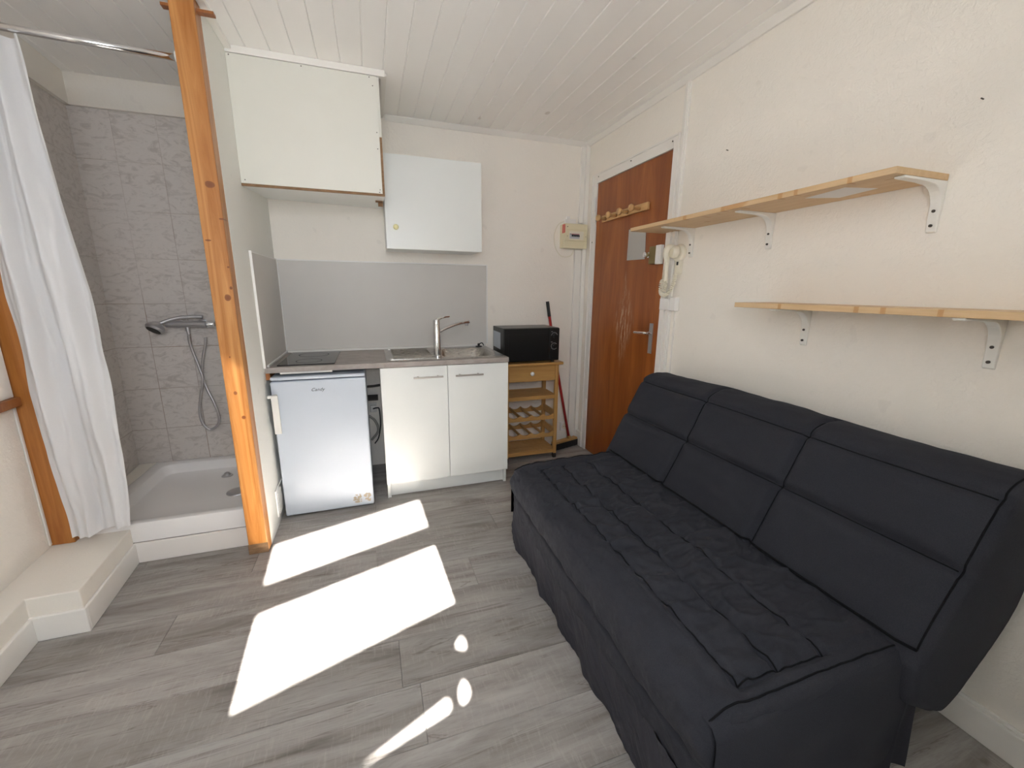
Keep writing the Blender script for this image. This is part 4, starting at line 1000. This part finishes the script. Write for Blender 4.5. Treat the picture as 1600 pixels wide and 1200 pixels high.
# end panels of the seat
def endp(y_, sgn, name):
    def f(u, v):
        x = .640+(.64)*v-(.012 if sgn < 0 else -.012)*(1-v); z = .43-.424*u
        y = y_+sgn*(.008+.012*math.sin(math.pi*min(1, u*1.1))+.010*wr(u*2, x, 1.5, 4, 7+sgn)+.008*u*math.sin(x*19))
        if u < .05: y -= sgn*.012*(1-u/.05)
        return Vector((x, y, z))
    bm = NB(); G = grid(bm, f, 40, 90)
    bb_ = [[bm.verts.new(v_.co+Vector((0, -sgn*.03, 0))) for v_ in row] for row in (G[0], G[-1])]
    for row, src in zip(bb_, (G[0], G[-1])):
        for j in range(len(row)-1): bm.faces.new((src[j], src[j+1], row[j+1], row[j]))
    obj('end_panel', bm, 'fabric', t, 0, True)
endp(Y0+.006, -1, 'near'); endp(Y1-.07, 1, 'far')
# backrest: closed section leaning back
bp = [(1.352, .225), (1.245, .30), (1.228, .395), (1.248, .452), (1.30, .555), (1.36, .67), (1.42, .785), (1.447, .838), (1.475, .868), (1.52, .884), (1.57, .886), (1.625, .876), (1.66, .845), (1.668, .78), (1.668, .60), (1.650, .49), (1.57, .36), (1.43, .215), (1.352, .225)]
NB_U, NB_V = 260, 300
BP, BL = resample(bp, NB_U)
mid = (1.352, .655); YB0, YB1 = .470, 1.965
def back(i, j):
    v = j/(NB_V-1); y = YB0+(YB1-YB0)*v
    p = BP[i]; a, b = BP[(i-1) % (NB_U-1)], BP[(i+1) % (NB_U-1)]
    n_ = Vector((-(b.y-a.y), b.x-a.x, 0)).normalized()
    ya, yb = YB0, YB1
    e = min(y-ya, yb-y); R_ = .04; k = 0
    if e < R_: k = (1-math.sqrt(max(0, 1-((R_-e)/R_)**2)))*R_*.8
    d_ = -k
    front = p.x < 1.45 and p.y > .44
    if front or (p.y > .83 and p.x < 1.6):
        for ys in (.985, 1.468): d_ += seamd(y-ys, .012, .015)
    if front:
        d_ += seamd(math.hypot(p.x-mid[0], p.y-mid[1]), .012, .014)
        for (u0, u1) in (((1.24, .44), mid), (mid, (1.447, .838))):
            L_ = math.hypot(u1[0]-u0[0], u1[1]-u0[1]); s = ((p.x-u0[0])*(u1[0]-u0[0])+(p.y-u0[1])*(u1[1]-u0[1]))/(L_*L_)
            if 0 < s < 1:
                for c0, c1 in ((Y0, .985), (.985, 1.468), (1.468, Y1)):
                    if c0 < y < c1:
                        m_ = max(0, min(1, s*6, (1-s)*6, (y-c0)/.05, (c1-y)/.05)); d_ += .013*m_**.6
    d_ += seamd(math.hypot(p.x-1.447, p.y-.838), .011, .010) if p.x < 1.5 else 0
    d_ += .005*wr(p.x*3+p.y*2, y, 2, 5, 12)+.0022*wr(p.x*8+p.y*8, y+.3*p.x, 3, 14, 13)
    # sag of the top between the seams
    zz = 0
    if p.y > .8: zz = .006*math.sin(y*6)
    q = Vector((p.x, p.y, 0))+n_*d_
    return Vector((min(q.x, XR-.012), y, q.y+zz*((p.y-.8)/.08 if p.y > .8 else 0)))
bm = NB(); VS = [[bm.verts.new(back(i, j)) for j in range(NB_V)] for i in range(NB_U-1)]
n = NB_U-1
for i in range(n):
    for j in range(NB_V-1): bm.faces.new((VS[i][j], VS[(i+1) % n][j], VS[(i+1) % n][j+1], VS[i][j+1]))
for j in (0, NB_V-1):
    bm.faces.new([VS[i][j] for i in range(n)])
BACK = [[v.co.copy() for v in row] for row in VS]
obj('backrest', bm, 'fabric', t, 0, True)
BN = Vector((-.88, 0, .47))
def ibk(px_, pz_): return min(range(n), key=lambda i: (BP[i].x-px_)**2+(BP[i].y-pz_)**2)
def jb(y): return int(round((y-YB0)/(YB1-YB0)*(NB_V-1)))
i_lo, i_mid, i_top, i_crown = ibk(1.248, .452), ibk(*mid), ibk(1.447, .838), ibk(1.55, .886)
for ii in (i_mid, i_top): seam_obj([BACK[ii][j]+BN*.001 for j in range(6, NB_V-6, 3)])
for ys in (.985, 1.468): seam_obj([BACK[i][jb(ys)]+(BN if i < i_top else Vector((0, 0, 1)))*.001 for i in range(i_lo, i_crown, 2)])
seam_obj([BACK[i][5]+Vector((0, -.003, .0)) for i in range(i_lo, i_crown, 2)], 'piping_crease', .0026)
seam_obj([Vector((BACK[i_lo][j].x-.004, BACK[i_lo][j].y, .454)) for j in range(4, NB_V-8, 4)], 'piping_crease', .0042)  # black tube standing in for the shade in the seat-to-back crease
# hanging cloth under the backrest
def drape(u, v):
    y = Y0+.012+(Y1-.03-Y0)*v; z = .30-.294*u
    return Vector((1.355+.012*math.sin(y*30)*u, y, z))
bm = NB(); grid(bm, drape, 10, 160)
def drape2(u, v):
    x = 1.262+.105*v; z = .34-.334*u
    if z > .2+ (x-1.275)*.4: pass
    return Vector((x+.01*u*math.sin(v*9), Y0+.004+.012*math.sin(v*9+u*2)*u, z))
grid(bm, drape2, 24, 20)
obj('rear_skirt', bm, 'fabric2', t, 0, True)

# small fixings left in the right wall
for nm, y, z, lb in (('nail', .826, 1.872, 'small dark nail in the right wall above the near end of the high shelf'), ('nail', 1.749, 2.0, 'tiny dark nail in the right wall just past the door frame above the high shelf')):
    bm = NB(); cyl(bm, (XR-.0005, y, z), (XR-.012, y, z+.001), .0018, 8)
    tag(obj(nm, bm, 'screw'), lb, 'nail')
